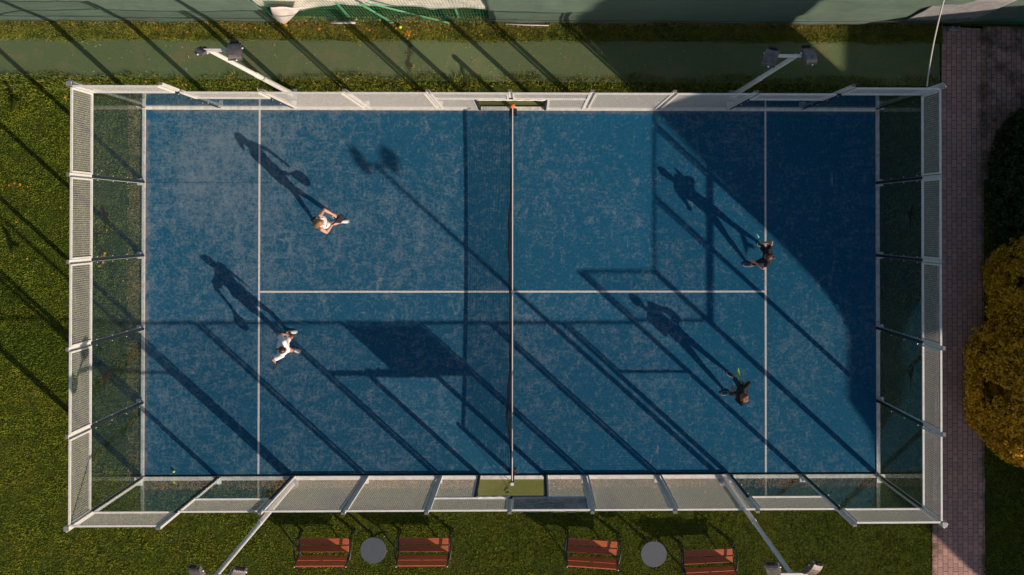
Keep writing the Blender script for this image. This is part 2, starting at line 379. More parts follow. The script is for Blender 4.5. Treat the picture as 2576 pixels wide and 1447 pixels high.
# kerb ring round the court (steel base frame on concrete)
b = MB(); g = 0.002
b.box(-10.11, 10.14, -5.13, -5.03, -0.06, 0.03); b.box(-10.11, 10.14, 4.978, 5.085, -0.06, 0.008)
b.box(-10.11, -10.012, -5.03 + g, 4.978 - g, -0.06, 0.006); b.box(10.04, 10.14, -5.03 + g, 4.978 - g, -0.06, 0.028)
tag(b.build('court_kerb', speckled('pale_kerb_paint', (0.74, 0.71, 0.67), (0.52, 0.49, 0.46), 7, 0.8)), kind='structure')

# ------------------------------------------------------------------ grass
def in_rect(x, y, r): return (x > r[0]) & (x < r[1]) & (y > r[2]) & (y < r[3])
def blades(name, n, region, h, wd, m, nb=3, lean=0.6, straw_p=0.12, z0=-0.06, keep=None, label=None):
    x = RNG.uniform(region[0], region[1], n); y = RNG.uniform(region[2], region[3], n)
    k = np.ones(n, bool)
    if keep is not None: k = keep(x, y)
    x = x[k]; y = y[k]; n = len(x)
    ph = np.sin(x * 2.3 + 1.3 * np.sin(y * 1.9)) * np.sin(y * 2.7 + 1.1 * np.sin(x * 1.7)) + 0.6 * np.sin(x * 9.1 + np.sin(y * 7)) * np.sin(y * 8.3 + np.sin(x * 6))
    hh = h * (0.75 + 0.28 * ph) * RNG.uniform(0.55, 1.35, n)
    V = []; tint = []; straw = []
    st0 = RNG.uniform(0, 1, n); clump = 0.5 + 0.25 * ph
    for q in range(nb):
        a = RNG.uniform(0, 2 * np.pi, n); l = RNG.uniform(0.15, lean, n) * hh; bx = x + RNG.normal(0, wd * 1.2, n); by = y + RNG.normal(0, wd * 1.2, n)
        pa = RNG.uniform(0, 2 * np.pi, n); dx = np.cos(pa) * wd * 0.5; dy = np.sin(pa) * wd * 0.5
        z = np.full(n, z0); f = RNG.uniform(0.7, 1.1, n)
        V.append(np.stack([np.stack([bx - dx, by - dy, z], 1), np.stack([bx + dx, by + dy, z], 1), np.stack([bx + np.cos(a) * l, by + np.sin(a) * l, z + hh * f], 1)], 1))
        t = np.clip(clump * 0.6 + RNG.uniform(0, 0.6, n), 0, 1); s = (RNG.uniform(0, 1, n) < straw_p * (0.4 + 1.2 * clump)).astype(float)
        tint.append(t); straw.append(s)
    V = np.concatenate(V).reshape(-1, 3).astype(np.float32); nf = len(V) // 3
    me = bpy.data.meshes.new(name); me.vertices.add(len(V)); me.vertices.foreach_set('co', V.ravel())
    me.loops.add(nf * 3); me.loops.foreach_set('vertex_index', np.arange(nf * 3, dtype=np.int32))
    me.polygons.add(nf); me.polygons.foreach_set('loop_start', np.arange(0, nf * 3, 3, dtype=np.int32))
    me.update(calc_edges=True)
    for nm, arr in (('tint', np.concatenate(tint)), ('straw', np.concatenate(straw))):
        at = me.attributes.new(nm, 'FLOAT', 'FACE'); at.data.foreach_set('value', arr.astype(np.float32))
    me.materials.append(m); o = link(name, me); return tag(o, label, 'grass', kind='stuff')
def lawn_keep(x, y):
    court = in_rect(x, y, (-10.13, 10.14, -5.13, 5.13)); st = (y > 5.82) & (x < 11.9)
    mats = in_rect(x, y, (-0.93, 0.86, -5.72, 5.62)); pth = (x > 11.62 + 0.024 * np.clip(y + 6.65, 0, 14)) & (x < 13.05)
    pn = (x > 11.9) & (y > 3.2)
    return ~(court | st | mats | pth | pn)
blades('lawn_grass', 430000, (-15.5, 15.5, -9.3, 5.95), 0.048, 0.014, M['blade'], 3, keep=lawn_keep, label='short mown green lawn grass around the blue court')
vk = lambda x, y: RNG.uniform(0, 1, len(x)) < np.clip((y - 6.80 - 0.06 * np.sin(x * 1.7)) / 0.12, 0, 1)
blades('verge_grass', 40000, (-15, 11.95, 6.86, 7.3), 0.085, 0.018, M['weed'], 3, 0.9, 0.05, keep=vk, label='rough green grass verge along the walkway turf')
blades('dry_verge_grass', 26000, (-15, 11.95, 7.12, 7.55), 0.08, 0.018, M['weed'], 3, 0.9, 0.30, label='dry browning grass below the green windscreen')
blades('long_grass', 15000, (-15, 11.8, 5.2, 5.98), 0.13, 0.02, M['weed'], 4, 0.8, 0.04, keep=lambda x, y: (RNG.uniform(0, 1, len(x)) < np.clip(0.35 + 0.9 * (y - 5.5) / 0.45, 0.12, 1)) & ~in_rect(x, y, (-0.95, 0.9, 5, 5.66)) & (y < 5.93 + 0.05 * np.sin(x * 2.3)), label='longer tufty grass along the back of the white mesh fence')
blades('edge_straw', 7000, (-10.5, -10.12, -5.1, 5.1), 0.05, 0.016, M['weed'], 3, 0.9, 0.45, label='dry brown grass strip along the left kerb')
blades('path_weeds', 5200, (11.55, 13.2, -9, 7.3), 0.035, 0.02, M['weed'], 3, 1.2, 0.12, z0=-0.038, keep=lambda x, y: (RNG.uniform(0, 1, len(x)) < np.clip(1 - np.minimum(np.abs(x - 13.05), np.abs(x - (11.62 + 0.024 * np.clip(y + 6.65, 0, 14)))) / 0.09, 0.02, 1) * (0.35 + 0.65 * (np.sin(y * 3.1 + 2 * np.sin(y * 1.3)) > 0))), label='moss and weeds creeping along the edges of the brick path')
def sp_keep(x, y): return ~in_rect(x, y, (-0.95, 0.88, -5.8, -5.1))
blades('edge_straw', 7000, (-10.1, 10.1, -5.38, -5.14), 0.05, 0.016, M['weed'], 3, 0.9, 0.9, keep=sp_keep, label='dry reddish grass strip along the near kerb')
blades('turf_wisps', 2500, (-14.5, 11.7, 5.9, 6.9), 0.05, 0.012, M['weed'], 2, 1.4, 0.6, z0=-0.035, keep=lambda x, y: (np.abs(x + 2.85) < 0.07 + 0.5 * (RNG.uniform(0, 1, len(x)) < 0.22)) | (RNG.uniform(0, 1, len(x)) < 0.25), label='sparse dead grass wisps growing through the walkway turf')

# ------------------------------------------------------------------ court enclosure
PITCH = 0.05; WR = 0.0018; WD = 0.0031
def wire_mesh(w_, h_, name):
    """grid of welded wires in the local XZ plane, w x h, verticals in front of horizontals"""
    b = MB()
    nx = int(round(w_ / PITCH)); nz = int(round(h_ / PITCH))
    for i in range(1, nx):
        x = w_ * i / nx; b.box(x - WR, x + WR, -0.0002 - WD, -0.0002, 0, h_)
    for j in range(1, nz):
        z = h_ * j / nz; b.box(0, w_, 0.0002, 0.0002 + WD, z - WR, z + WR)
    return b.mesh(name, M['wire'])
_cache = {}
def mesh_panel(parent, x0, x1, z0, z1, fr=0.045, dp=0.022, y=0.0):
    w_, h_ = x1 - x0, z1 - z0; key = (round(w_, 3), round(h_, 3))
    if key not in _cache:
        b = MB(); b.box(0, fr, -dp, dp, 0, h_); b.box(w_ - fr, w_, -dp, dp, 0, h_)
        b.box(fr, w_ - fr, -dp, dp, 0, fr); b.box(fr, w_ - fr, -dp, dp, h_ - fr, h_)
        _cache[key] = (b.mesh('panel_frame', M['white']), wire_mesh(w_ - 2 * fr, h_ - 2 * fr, 'wire_mesh'))
    f = link('panel_frame', _cache[key][0], parent, (x0, y, z0)); link('wire_mesh', _cache[key][1], f, (fr, 0, fr)); return f
def glass_pane(parent, x0, x1, z0, z1, y=0.0):
    b = MB(); b.box(x0, x1, y - 0.006, y + 0.006, z0, z1); p = b.build('glass_pane', M['glass'], parent); return p
_b = MB(); _b.ell((0, 0, 0), (0.014, 0.01, 0.014), nu=8, nv=5); BOLT = _b.mesh('clamp_bolt', M['clip'])
def post(parent, x, z0, z1, gasket=None, wd=0.043, cap=True, brackets=True):
    """post outside the panel line: local +y is outwards"""
    b = MB(); b.box(x - wd, x + wd, 0.026, 0.086, z0, z1)
    if brackets and z0 < 0.1:
        b.box(x - wd - 0.05, x + wd + 0.05, 0.02, 0.2, 0.032, 0.044)
        b.add([(x - 0.006, 0.087, 0.045), (x + 0.006, 0.087, 0.045), (x + 0.006, 0.195, 0.045), (x - 0.006, 0.195, 0.045), (x - 0.006, 0.087, 0.2), (x + 0.006, 0.087, 0.2)],
              [(0, 3, 2, 1), (0, 1, 5, 4), (1, 2, 5), (0, 4, 3), (2, 3, 4, 5)])
    p = b.build('post', M['white'], parent)
    if cap:
        c = MB(); c.box(x - wd - 0.004, x + wd + 0.004, 0.03, 0.092, z1, z1 + 0.016); c.build('post_cap', M['cap'], p)
    if gasket:
        for (a, b_) in gasket:
            c = MB(); c.box(x - 0.032, x + 0.032, -0.012, 0.025, a, b_); c.build('rubber_joint', M['gasket'], p)
            nb = max(2, int(round((b_ - a) / 1.0)) + 1)
            for i in range(nb):
                z = a + 0.25 + (b_ - a - 0.5) * i / (nb - 1)
                for s in (-1, 1): link('clamp_bolt', BOLT, p, (x + s * 0.07, -0.012, z))
    return p
def decal(pane, x, z, s=1.0, mir=1):
    pts = [(-.28,-.008),(-.12,-.04),(0.0,-.055),(0.05,-.12),(0.14,-.15),(0.13,-.09),(0.09,-.045),(0.15,-.02),(0.24,.06),(0.27,.13),(0.17,.12),(0.07,.06),(0.0,.035),(-.12,.005)]
    if mir < 0: pts = [(-p, q) for p, q in reversed(pts)]
    b = MB(); vs = [(x + px_ * s, yy, z + pz * s) for yy in (-0.0085, -0.0065) for px_, pz in pts]; n = len(pts)
    b.add(vs, [tuple(range(n)), tuple(range(2 * n - 1, n - 1, -1))] + [(i, i + n, (i + 1) % n + n, (i + 1) % n) for i in range(n)])
    b.build('bird_sticker', M['decal'], pane)

# end walls: local x runs along the wall, local +y is outwards
def end_wall(loc, rz, label):
    e = empty('glass_end_wall', loc, rz, label, 'court wall', 'glass end walls of the court')
    for i in range(5):
        x0 = -5 + 2 * i
        p = glass_pane(e, x0 + 0.012, x0 + 1.988, 0.05, 2.985)
        if i in (1, 3): decal(p, x0 + 0.98, 2.35, 1.3, 1 if rz > 0 else -1)
        mesh_panel(e, x0 + (0.055 if i else 0.0), x0 + (1.945 if i < 4 else 2.0), 3.0, 4.0, 0.04)
        if i: post(e, x0, 0.03, 4.0, [(0.05, 2.985)])
    b = MB(); b.box(-5.0, 5.0, 0.012, 0.03, 2.93, 2.998); b.build('glass_rail', M['white'], e)
    return e
end_wall((-10.025, 0, 0), R(90), 'glass and mesh end wall on the left, beside open sunlit lawn')
end_wall((10.03, 0, 0), R(-90), 'glass and mesh end wall on the right, beside the brick path')

def side_fence(loc, rz, label, flip):
    e = empty('side_fence', loc, rz, label, 'court fence', 'long side fences of the court')
    for s in (-1, 1):
        a, b_ = sorted((s * 8, s * 10)); glass_pane(e, a + 0.012, b_ - 0.012, 0.05, 2.985)
        mesh_panel(e, a + (0.055 if s > 0 else 0.0), b_ - (0.055 if s < 0 else 0.0), 3.0, 4.0, 0.04)
        a, b_ = sorted((s * 6, s * 8)); glass_pane(e, a + 0.012, b_ - 0.012, 0.05, 1.985)
        mesh_panel(e, a + 0.055, b_ - 0.055, 2.0, 3.0, 0.04)
        post(e, s * 8, 0.03, 4.0, [(0.05, 2.985)]); post(e, s * 6, 0.03, 3.0, [(0.05, 1.985)])
        for q in (2, 4):
            a, b_ = sorted((s * q, s * (q + 2))); mesh_panel(e, a + 0.055, b_ - 0.055, 0.04, 3.0); post(e, s * q, 0.03, 3.0)
        # door bay: narrow panel beside the opening
        a, b_ = sorted((s * 0.93, s * 2)); mesh_panel(e, a + (0.0 if s > 0 else 0.055), b_ - (0.055 if s > 0 else 0.0), 0.04, 2.0)
        a, b_ = sorted((s * 0.0, s * 2)); mesh_panel(e, a + 0.055, b_ - 0.055, 2.0, 3.0)
        c = MB(); x = s * 0.895; c.bbox(x - 0.034, x + 0.034, -0.05, 0.05, 0.03, 1.998, 0.012); c.build('padded_jamb', M['gasket'], e)
    post(e, 0, 2.0, 3.0)
    c = MB(); c.bbox(-0.93, 0.93, -0.03, 0.03, 1.93, 1.998, 0.01); c.build('padded_lintel', M['gasket'], e)
    return e
side_fence((0, -5.03, 0), R(180), 'near long side fence of the court, next to the benches', False)
side_fence((0, 5.03, 0), 0.0, 'far long side fence of the court, next to the green walkway', True)
# corner posts
for i, (x, y, lb) in enumerate(((-10.06, 5.06, 'far left corner'), (10.07, 5.06, 'far right corner'), (-10.06, -5.06, 'near left corner'), (10.07, -5.06, 'near right corner'))):
    sx = 1 if x > 0 else -1; sy = 1 if y > 0 else -1
    r = empty('corner_post', (x, y, 0), 0, 'white steel post at the %s of the court' % lb, 'post', 'corner posts of the court')
    b = MB(); b.box(*sorted((-0.02 * sx, 0.075 * sx)), *sorted((-0.02 * sy, 0.075 * sy)), 0.03, 4.0)
    b.add([(0.076 * sx, -0.02 * sy, 0.03), (0.115 * sx, 0.02 * sy, 0.03), (0.02 * sx, 0.115 * sy, 0.03), (-0.02 * sx, 0.076 * sy, 0.03), (0.076 * sx, -0.02 * sy, 4.0), (0.115 * sx, 0.02 * sy, 4.0), (0.02 * sx, 0.115 * sy, 4.0), (-0.02 * sx, 0.076 * sy, 4.0)],
          [(0, 1, 5, 4), (1, 2, 6, 5), (2, 3, 7, 6), (4, 5, 6, 7)])
    b.build('post_body', M['white'], r)
    b = MB(); b.box(*sorted((-0.045 * sx, 0.0 * sx)), *sorted((-0.045 * sy, 0.0 * sy)), 0.05, 2.99); b.build('rubber_joint', M['gasket'], r)
    b = MB(); b.box(*sorted((-0.03 * sx, 0.08 * sx)), *sorted((-0.03 * sy, 0.08 * sy)), 4.001, 4.02); b.build('post_cap', M['grey_metal'], r)
    b = MB(); b.box(*sorted((-0.03 * sx, 0.2 * sx)), *sorted((-0.03 * sy, 0.2 * sy)), 0.031, 0.045); b.build('base_plate', M['white'], r)

# banner, white scraps
b = MB(); vs = []; nx = 30
for j in range(7):
    for i in range(nx + 1):
        x = 0.06 + 1.9 * i / nx; z = 1.99 + 0.98 * j / 6; vs.append((x, -5.075 - 0.008 * math.sin(i * 0.9) - 0.01 * (j / 6) ** 2 - 0.006 * math.sin(i * 0.37 + j), z))
b.add(vs, [(j * (nx + 1) + i, j * (nx + 1) + i + 1, (j + 1) * (nx + 1) + i + 1, (j + 1) * (nx + 1) + i) for j in range(6) for i in range(nx)])
o = b.build('banner', M['banner']); md = o.modifiers.new('thick', 'SOLIDIFY'); md.thickness = 0.004
tag(o, 'dark abstract printed banner tied on the mesh above the near doorway', 'banner')
b = MB(); b.tube([(-0.86 + 0.85 * t / 10, -5.0 + 0.006 * math.sin(t * 2), 2.03 + 0.012 * math.sin(t * 1.7)) for t in range(11)], [0.02 + 0.006 * math.sin(t * 2.1) for t in range(11)], 8)
tag(b.build('foam_roll', M['tape'], smooth=True), 'ragged white foam roll lying on the near door lintel', 'padding', 'foam rolls on the door lintels')
b = MB(); b.tube([(-0.88 + 1.75 * t / 20, 5.0 + 0.004 * math.sin(t * 2), 2.012 + 0.01 * math.sin(t * 1.7)) for t in range(21)], [0.018 + 0.006 * math.sin(t * 2.1) for t in range(21)], 8)
tag(b.build('foam_roll', M['tape'], smooth=True), 'ragged white foam roll along the far door lintel', 'padding', 'foam rolls on the door lintels')

# ------------------------------------------------------------------ net
NET = empty('padel_net', (0.02, 0, 0), 0, 'black court net with white top tape across the middle', 'net')
def nz_top(y): return 0.87 + 0.05 * (abs(y) / 5.0) ** 2
def net_x(y, t):   # t: 0 bottom .. 1 top
    bag = 0.22 * math.exp(-((y - 1.7) / 1.4) ** 2) + 0.15 * math.exp(-((y + 0.6) / 1.7) ** 2) + 0.30 * math.exp(-((y + 3.2) / 1.1) ** 2)
    return -(bag + 0.02 * math.sin(y * 7)) * (1 - t) ** 0.8 * (0.35 + 0.65 * math.sin(math.pi * min(1, (1 - t) + 0.15)))
b = MB(); ny, nzc = 210, 18
def np_(i, j):
    y = -4.93 + 9.86 * i / ny; t = j / nzc; return Vector((net_x(y, t), y, 0.02 + (nz_top(y) - 0.05) * t))
rr = 0.0048
for i in range(ny + 1):
    for j in range(nzc):
        a, c = np_(i, j), np_(i, j + 1)
        b.add([a + Vector((0, -rr, 0)), a + Vector((0, rr, 0)), c + Vector((0, rr, 0)), c + Vector((0, -rr, 0))], [(0, 1, 2, 3)])
for j in range(nzc + 1):
    for i in range(ny):
        a, c = np_(i, j), np_(i + 1, j)
        b.add([a + Vector((0.0006, 0, -rr)), c + Vector((0.0006, 0, -rr)), c + Vector((0.0006, 0, rr)), a + Vector((0.0006, 0, rr))], [(0, 1, 2, 3)])
        if 0 < j < nzc: b.add([a + Vector((-0.004, 0, 0.001)), c + Vector((-0.004, 0, 0.001)), c + Vector((0.004, 0, 0.001)), a + Vector((0.004, 0, 0.001))], [(0, 1, 2, 3)])
b.build('netting', M['netcord'], NET)
b = MB(); n = 40; vs = []; fs = []
for i in range(n + 1):
    y = -4.95 + 9.9 * i / n; z = nz_top(y)
    vs += [(-0.012, y, z - 0.055), (-0.013, y, z - 0.004), (-0.006, y, z), (0.006, y, z), (0.013, y, z - 0.004), (0.012, y, z - 0.055)]
for i in range(n):
    for q in range(5): fs.append((6 * i + q, 6 * i + q + 1, 6 * i + 7 + q, 6 * i + 6 + q))
b.add(vs, fs); b.build('top_tape', M['tape'], NET)
b = MB(); b.tube([(-0.02, -4.9, 0.03), (-0.07, -2, 0.02), (-0.05, 2, 0.02), (-0.02, 4.9, 0.03)], 0.006, 5); b.build('bottom_cord', M['netcord'], NET)
for s in (-1, 1):
    b = MB(); b.box(-0.04, 0.04, s * 4.99 - 0.04, s * 4.99 + 0.04, 0.002, 0.95); b.box(-0.1, 0.1, s * 4.93 - 0.1, s * 4.93 + 0.1, 0.001, 0.012)
    b.tube([(0.03, s * 4.9, 0.06), (0.09, s * 4.86, 0.06), (0.1, s * 4.8, 0.1)], 0.02, 6)
    p = b.build('net_post', M['gasket'], NET)
    b = MB(); b.tube([(0, s * 4.99, 0.95), (0, s * 4.99, 0.985)], [0.05, 0.045], 16); b.build('post_cap', M['white'], p) if s < 0 else None
b = MB(); b.ell((0.02, 4.98, 1.0), (0.068, 0.068, 0.05)); b.tube([(0.02, 4.98, 0.9), (0.02, 4.98, 1.0)], 0.058, 14)
tag(b.build('orange_cone_cap', M['orange'], smooth=True), 'small orange foam cap on the far net post', 'post cover')
b = MB(); b.tube([(-0.03, -4.98, 0.86), (-0.09, -5.08, 0.5), (-0.12, -5.3, 0.05), (-0.1, -5.38, -0.01), (-0.17, -5.4, -0.02), (-0.2, -5.46, -0.02), (-0.16, -5.52, -0.02), (-0.08, -5.5, -0.015)], 0.007, 6)
b.tube([(-0.03, -4.98, 0.86), (-0.1, -4.95, 0.6), (-0.2, -5.03, 0.1), (-0.22, -4.98, 0.02)], 0.007, 6)
tag(b.build('net_cord', M['netcord'], smooth=True), 'loose black cord dangling from the near net post onto the green mat', 'cord')

# ------------------------------------------------------------------ floodlights
def lamp_head(parent, loc, rz, tilt, roll=0.0, s=1.0):
    mt = Matrix.Translation(loc) @ Euler((tilt, roll, rz), 'ZYX').to_matrix().to_4x4() @ Matrix.Scale(s, 4)
    b = MB(); n = 9; W2 = 0.15; prof = []
    for i in range(n):
        a = math.pi * i / (n - 1); prof.append((0.21 * math.cos(a), 0.10 * math.sin(a) ** 0.75))
    vs = [mt @ Vector((sx * W2, p[0], p[1])) for sx in (-1, 1) for p in prof]
    fs = [tuple(range(n)), tuple(range(2 * n - 1, n - 1, -1))] + [(i, i + n, i + n + 1, i + 1) for i in range(n - 1)] + [(0, n - 1, 2 * n - 1, n)]
    b.add(vs, fs); b.box(-W2 - 0.012, W2 + 0.012, -0.235, 0.235, -0.032, 0.001, mt); 
    h = b.build('lamp_head', M['lamp_body'], parent)
    b = MB(); b.box(-W2 + 0.02, W2 - 0.02, -0.2, 0.2, -0.036, -0.0325, mt); b.build('front_glass', M['lamp_glass'], h)
    b = MB(); b.box(-0.10, 0.10, 0.222, 0.262, -0.01, 0.05, mt)
    for q in range(5): b.box(-0.09 + q * 0.04, -0.075 + q * 0.04, 0.2, 0.25, 0.05, 0.075, mt)
    b.build('cooling_fins', M['lamp_dark'], h)
    for (x, y) in ((W2 + 0.02, 0.08), (-W2 - 0.02, 0.08), (0.02, -0.245)):
        b = MB(); b.ell(mt @ Vector((x, y, 0.0)), (0.022, 0.022, 0.02), nu=8, nv=6); b.build('clip', M['clip'], h)
def floodlight(base, top, heads, bar, label):
    """heads: (dx, dy, rz, tilt, roll)"""
    e = empty('floodlight', (base[0], base[1], 0), 0, label, 'floodlight', 'floodlight masts around the court')
    lean = Vector((top[0] - base[0], top[1] - base[1], 0)); zt = top[2]
    b = MB(); b.tube([(0, 0, -0.05), lean * 0.5 + Vector((0, 0, zt * 0.5)), lean * 0.55 + Vector((0, 0, zt * 0.5001)), lean + Vector((0, 0, zt))], [0.07, 0.062, 0.055, 0.048], 14)
    b.tube([lean * 0.49 + Vector((0, 0, zt * 0.49)), lean * 0.51 + Vector((0, 0, zt * 0.51))], 0.066, 14)
    b.build('mast', M['white'], e)
    b = MB(); b.box(-0.13, 0.13, -0.13, 0.13, -0.03, 0.01)
    for sx in (-1, 1):
        b.box(sx * 0.09 - 0.006, sx * 0.09 + 0.006, -0.07, 0.07, 0.011, 0.16)
    b.build('base_plate', M['grey_metal'], e)
    b = MB(); b.box(lean.x + bar[0], lean.x + bar[1], lean.y - 0.03, lean.y + 0.03, zt - 0.03, zt + 0.03); b.build('crossbar', M['white'], e)
    for (dx, dy, rz, tilt, roll, *sz) in heads:
        b = MB(); b.tube([(lean.x + dx, lean.y, zt), (lean.x + dx, lean.y + dy, zt + 0.03)], 0.018, 6); b.build('lamp_arm', M['lamp_dark'], e)
        lamp_head(e, (lean.x + dx, lean.y + dy, zt + 0.02), rz, tilt, roll, *(sz or [0.88]))
    return e
floodlight((-6.04, 5.42), (-6.1, 5.45, 6.2), [(-0.16, -0.03, R(-20), R(-52), R(20), 0.62), (0.52, -0.02, R(10), R(-24), R(10))], (-0.12, 0.5), 'twin floodlight mast behind the far fence, left of the two')
floodlight((6.1, 5.42), (6.0, 5.38, 6.2), [(-0.53, -0.04, R(-22), R(-22), R(-14)), (0.26, 0.0, R(12), R(-22), R(14))], (-0.45, 0.12), 'twin floodlight mast behind the far fence, right of the two')
floodlight((-5.96, -5.2), (-5.93, -5.31, 6.25), [(-0.34, 0.10, R(12), R(38), R(-14)), (0.46, 0.07, R(-28), R(38), R(10))], (-0.3, 0.42), 'twin floodlight mast at the near fence, left of the benches')
floodlight((5.85, -5.2), (5.88, -5.33, 6.25), [(-0.38, 0.12, R(20), R(38), R(-14)), (0.42, 0.13, R(-32), R(38), R(12))], (-0.3, 0.34), 'twin floodlight mast at the near fence, right of the benches')

# ------------------------------------------------------------------ benches and tables
def make_bench():
    e = empty('park_bench')
    Wd = 1.32
    def slat(y0, y1, z0, z1, rx, name):
        mt = Matrix.Translation((0, (y0 + y1) / 2, (z0 + z1) / 2)) @ Matrix.Rotation(rx, 4, 'X')
        hw = math.hypot(y1 - y0, z1 - z0) / 2; b = MB(); b.bbox(0, Wd, -hw, hw, -0.016, 0.016, 0.006, mt); b.build(name, M['wood'], e)
    # y = 0 is the front edge; the seat runs to -y, the back leans further
    slat(-0.17, 0.0, 0.44, 0.45, R(2), 'seat_slat'); slat(-0.375, -0.205, 0.425, 0.435, R(2), 'seat_slat')
    slat(-0.505, -0.45, 0.68, 0.52, R(-71), 'back_slat'); slat(-0.58, -0.515, 0.895, 0.705, R(-71), 'back_slat')
    for s, x in ((-1, 0.03), (1, Wd - 0.03)):
        b = MB(); x0 = x + s * 0.045
        path = [(0.06, 0.0), (0.02, 0.22), (0.0, 0.42), (-0.2, 0.405), (-0.40, 0.40), (-0.45, 0.5), (-0.51, 0.68), (-0.585, 0.91)]
        b.tube([(x0, y, z) for y, z in path], 0.024, 8)
        b.tube([(x0, -0.38, 0.40), (x0, -0.52, 0.2), (x0, -0.6, 0.0)], 0.02, 8)
        b.build('side_frame', M['dark_metal'], e, True)
        b = MB(); x1 = x + s * 0.075
        b.tube([(x1, 0.02, 0.42), (x1 + s * 0.035, -0.02, 0.56), (x1 + s * 0.045, -0.1, 0.635), (x1 + s * 0.045, -0.3, 0.65), (x1 + s * 0.02, -0.48, 0.64), (x0, -0.54, 0.66)], 0.023, 8)
        b.tube([(x0, 0.0, 0.4), (x1 + s * 0.03, 0.03, 0.2), (x1 + s * 0.03, 0.08, 0.0)], 0.022, 8)
        b.build('armrest', M['dark_metal'], e, True)
        b = MB(); b.ell((x0, -0.59, 0.925), (0.024, 0.024, 0.02), nu=10, nv=6); b.build('finial', M['grey_metal'], e, True)
    b = MB(); b.tube([(Wd / 2, 0.0, 0.415), (Wd / 2, -0.4, 0.4), (Wd / 2, -0.455, 0.5), (Wd / 2, -0.525, 0.7), (Wd / 2, -0.575, 0.86)], 0.016, 6); b.build('centre_stay', M['dark_metal'], e, True)
    return e
bench0 = make_bench()
BL = ['red-brown slatted bench left of the left-hand grey round table', 'red-brown slatted bench right of the left-hand grey round table', 'red-brown slatted bench left of the right-hand grey round table', 'red-brown slatted bench right of the right-hand grey round table, cut by the frame']
for i, (x, y, rz) in enumerate(((-5.70, -6.58, 0.0), (-3.03, -6.585, 0.0), (1.53, -6.61, R(-4.3)), (4.64, -6.97, R(2.6)))):
    o = bench0 if i == 0 else copy_tree(bench0)
    o.location = (x, y, -0.045); o.rotation_euler = (0, 0, rz); tag(o, BL[i], 'bench', 'red-brown benches along the near fence')
def make_table():
    e = empty('round_table')
    b = MB(); b.disc((0, 0), 0.345, 0.735, 0.765, 48); b.build('table_top', M['table'], e)
    b = MB(); b.tube([(0, 0, 0.03), (0, 0, 0.734)], 0.035, 12); b.build('pedestal', M['dark_metal'], e, True)
    for k in range(4):
        a = k * math.pi / 2 + 0.6; b = MB(); b.tube([(0, 0, 0.08), (0.2 * math.cos(a), 0.2 * math.sin(a), 0.05), (0.33 * math.cos(a), 0.33 * math.sin(a), 0.015)], [0.022, 0.018, 0.014], 8); b.build('foot', M['dark_metal'], e, True)
    return e
tab0 = make_table()
for i, (x, y, lb) in enumerate(((-3.67, -6.8, 'grey round table between the two left-hand benches'), (3.79, -6.94, 'grey round table between the two right-hand benches'))):
    o = tab0 if i == 0 else copy_tree(tab0)
    o.location = (x, y, -0.045); tag(o, lb, 'table', 'grey round tables between the benches')

# ------------------------------------------------------------------ balls, flowers, cable
def ball(x, y, z, lb, r=0.035):
    b = MB(); b.ell((0, 0, 0), r, nu=18, nv=12); o = b.build('tennis_ball', M['ball'], smooth=True); o.location = (x, y, z)
    tag(o, lb, 'ball', 'yellow balls')
ball(-9.2, -4.88, 0.037, 'yellow ball on the blue court in the near left corner')
ball(-3.08, 7.26, 0.03, 'yellow ball in the rough grass verge among orange flowers', 0.045)
ball(-4.25, 7.44, 0.22, 'yellow ball caught in the green netting, left of the other')
ball(-3.62, 7.44, 0.14, 'yellow ball caught in the green netting, beside the green strut')
def flower_mesh():
    b = MB()
    for k in range(9):
        a = k * 2 * math.pi / 9; d = Vector((math.cos(a), math.sin(a), 0)); n_ = Vector((-d.y, d.x, 0))
        b.add([d * 0.006 + n_ * 0.005, d * 0.006 - n_ * 0.005, d * 0.03 - n_ * 0.01 + Vector((0, 0, 0.006)), d * 0.036 + Vector((0, 0, 0.008)), d * 0.03 + n_ * 0.01 + Vector((0, 0, 0.006))], [(0, 1, 2, 3, 4)])
    b.ell((0, 0, 0.006), (0.012, 0.012, 0.007), nu=8, nv=5); b.tube([(0, 0, 0), (0.004, 0, -0.05)], 0.002, 4)
    return b.mesh('wild_flower', M['flower'])
FM = flower_mesh()
FL = [(-9.62 - 0.1, 7.22), (-9.55, 7.18), (-8.9, 7.1), (-8.85, 7.05), (-8.7, 7.12), (-7.3, 7.2), (-7.05, 7.22), (-6.9, 7.16), (-6.2, 7.3), (-11.0, 7.12), (-12.0, 7.3), (-6.05, 7.1), (-5.3, 7.2),
      (-4.0, 7.22), (-3.93, 7.17), (-3.2, 7.22), (-2.88, 7.14), (-2.81, 7.14), (-2.92, 7.06), (-2.84, 7.04), (-2.86, 7.1), (-2.63, 7.06), (-0.92, 7.14), (-0.86, 7.06), (-0.4, 7.16), (0.15, 7.3), (-2.7, 5.62), (-2.6, 5.5),
      (-13.7, 2.9), (-13.55, 2.95), (-13.5, 2.85), (-13.4, 2.92), (-13.6, 2.8), (-13.2, 2.86), (-13.3, 2.75), (-12.2, 5.3), (-11.4, 5.45), (-13.5, 1.9), (-12.3, 2.3), (-13.2, 0.9), (-12.5, 0.5), (-13.8, -0.8),
      (-10.95, 1.85), (-10.9, 1.75), (-11.05, 1.68), (-11.2, 1.55), (-11.2, 0.95), (-11.12, 0.98), (-11.1, 1.05), (-11.05, 0.9), (-11.15, 0.8), (-10.5, 1.4), (-11.25, 0.7), (-11.0, -0.1), (-10.6, 0.3), (-11.2, 3.3), (-10.8, 3.6),
      (-6.6, -5.5), (-6.48, -5.56), (-6.35, -5.62), (-4.4, -5.5), (1.3, -5.4), (5.3, -5.5), (-7.8, -6.0), (-7.9, -5.95)]
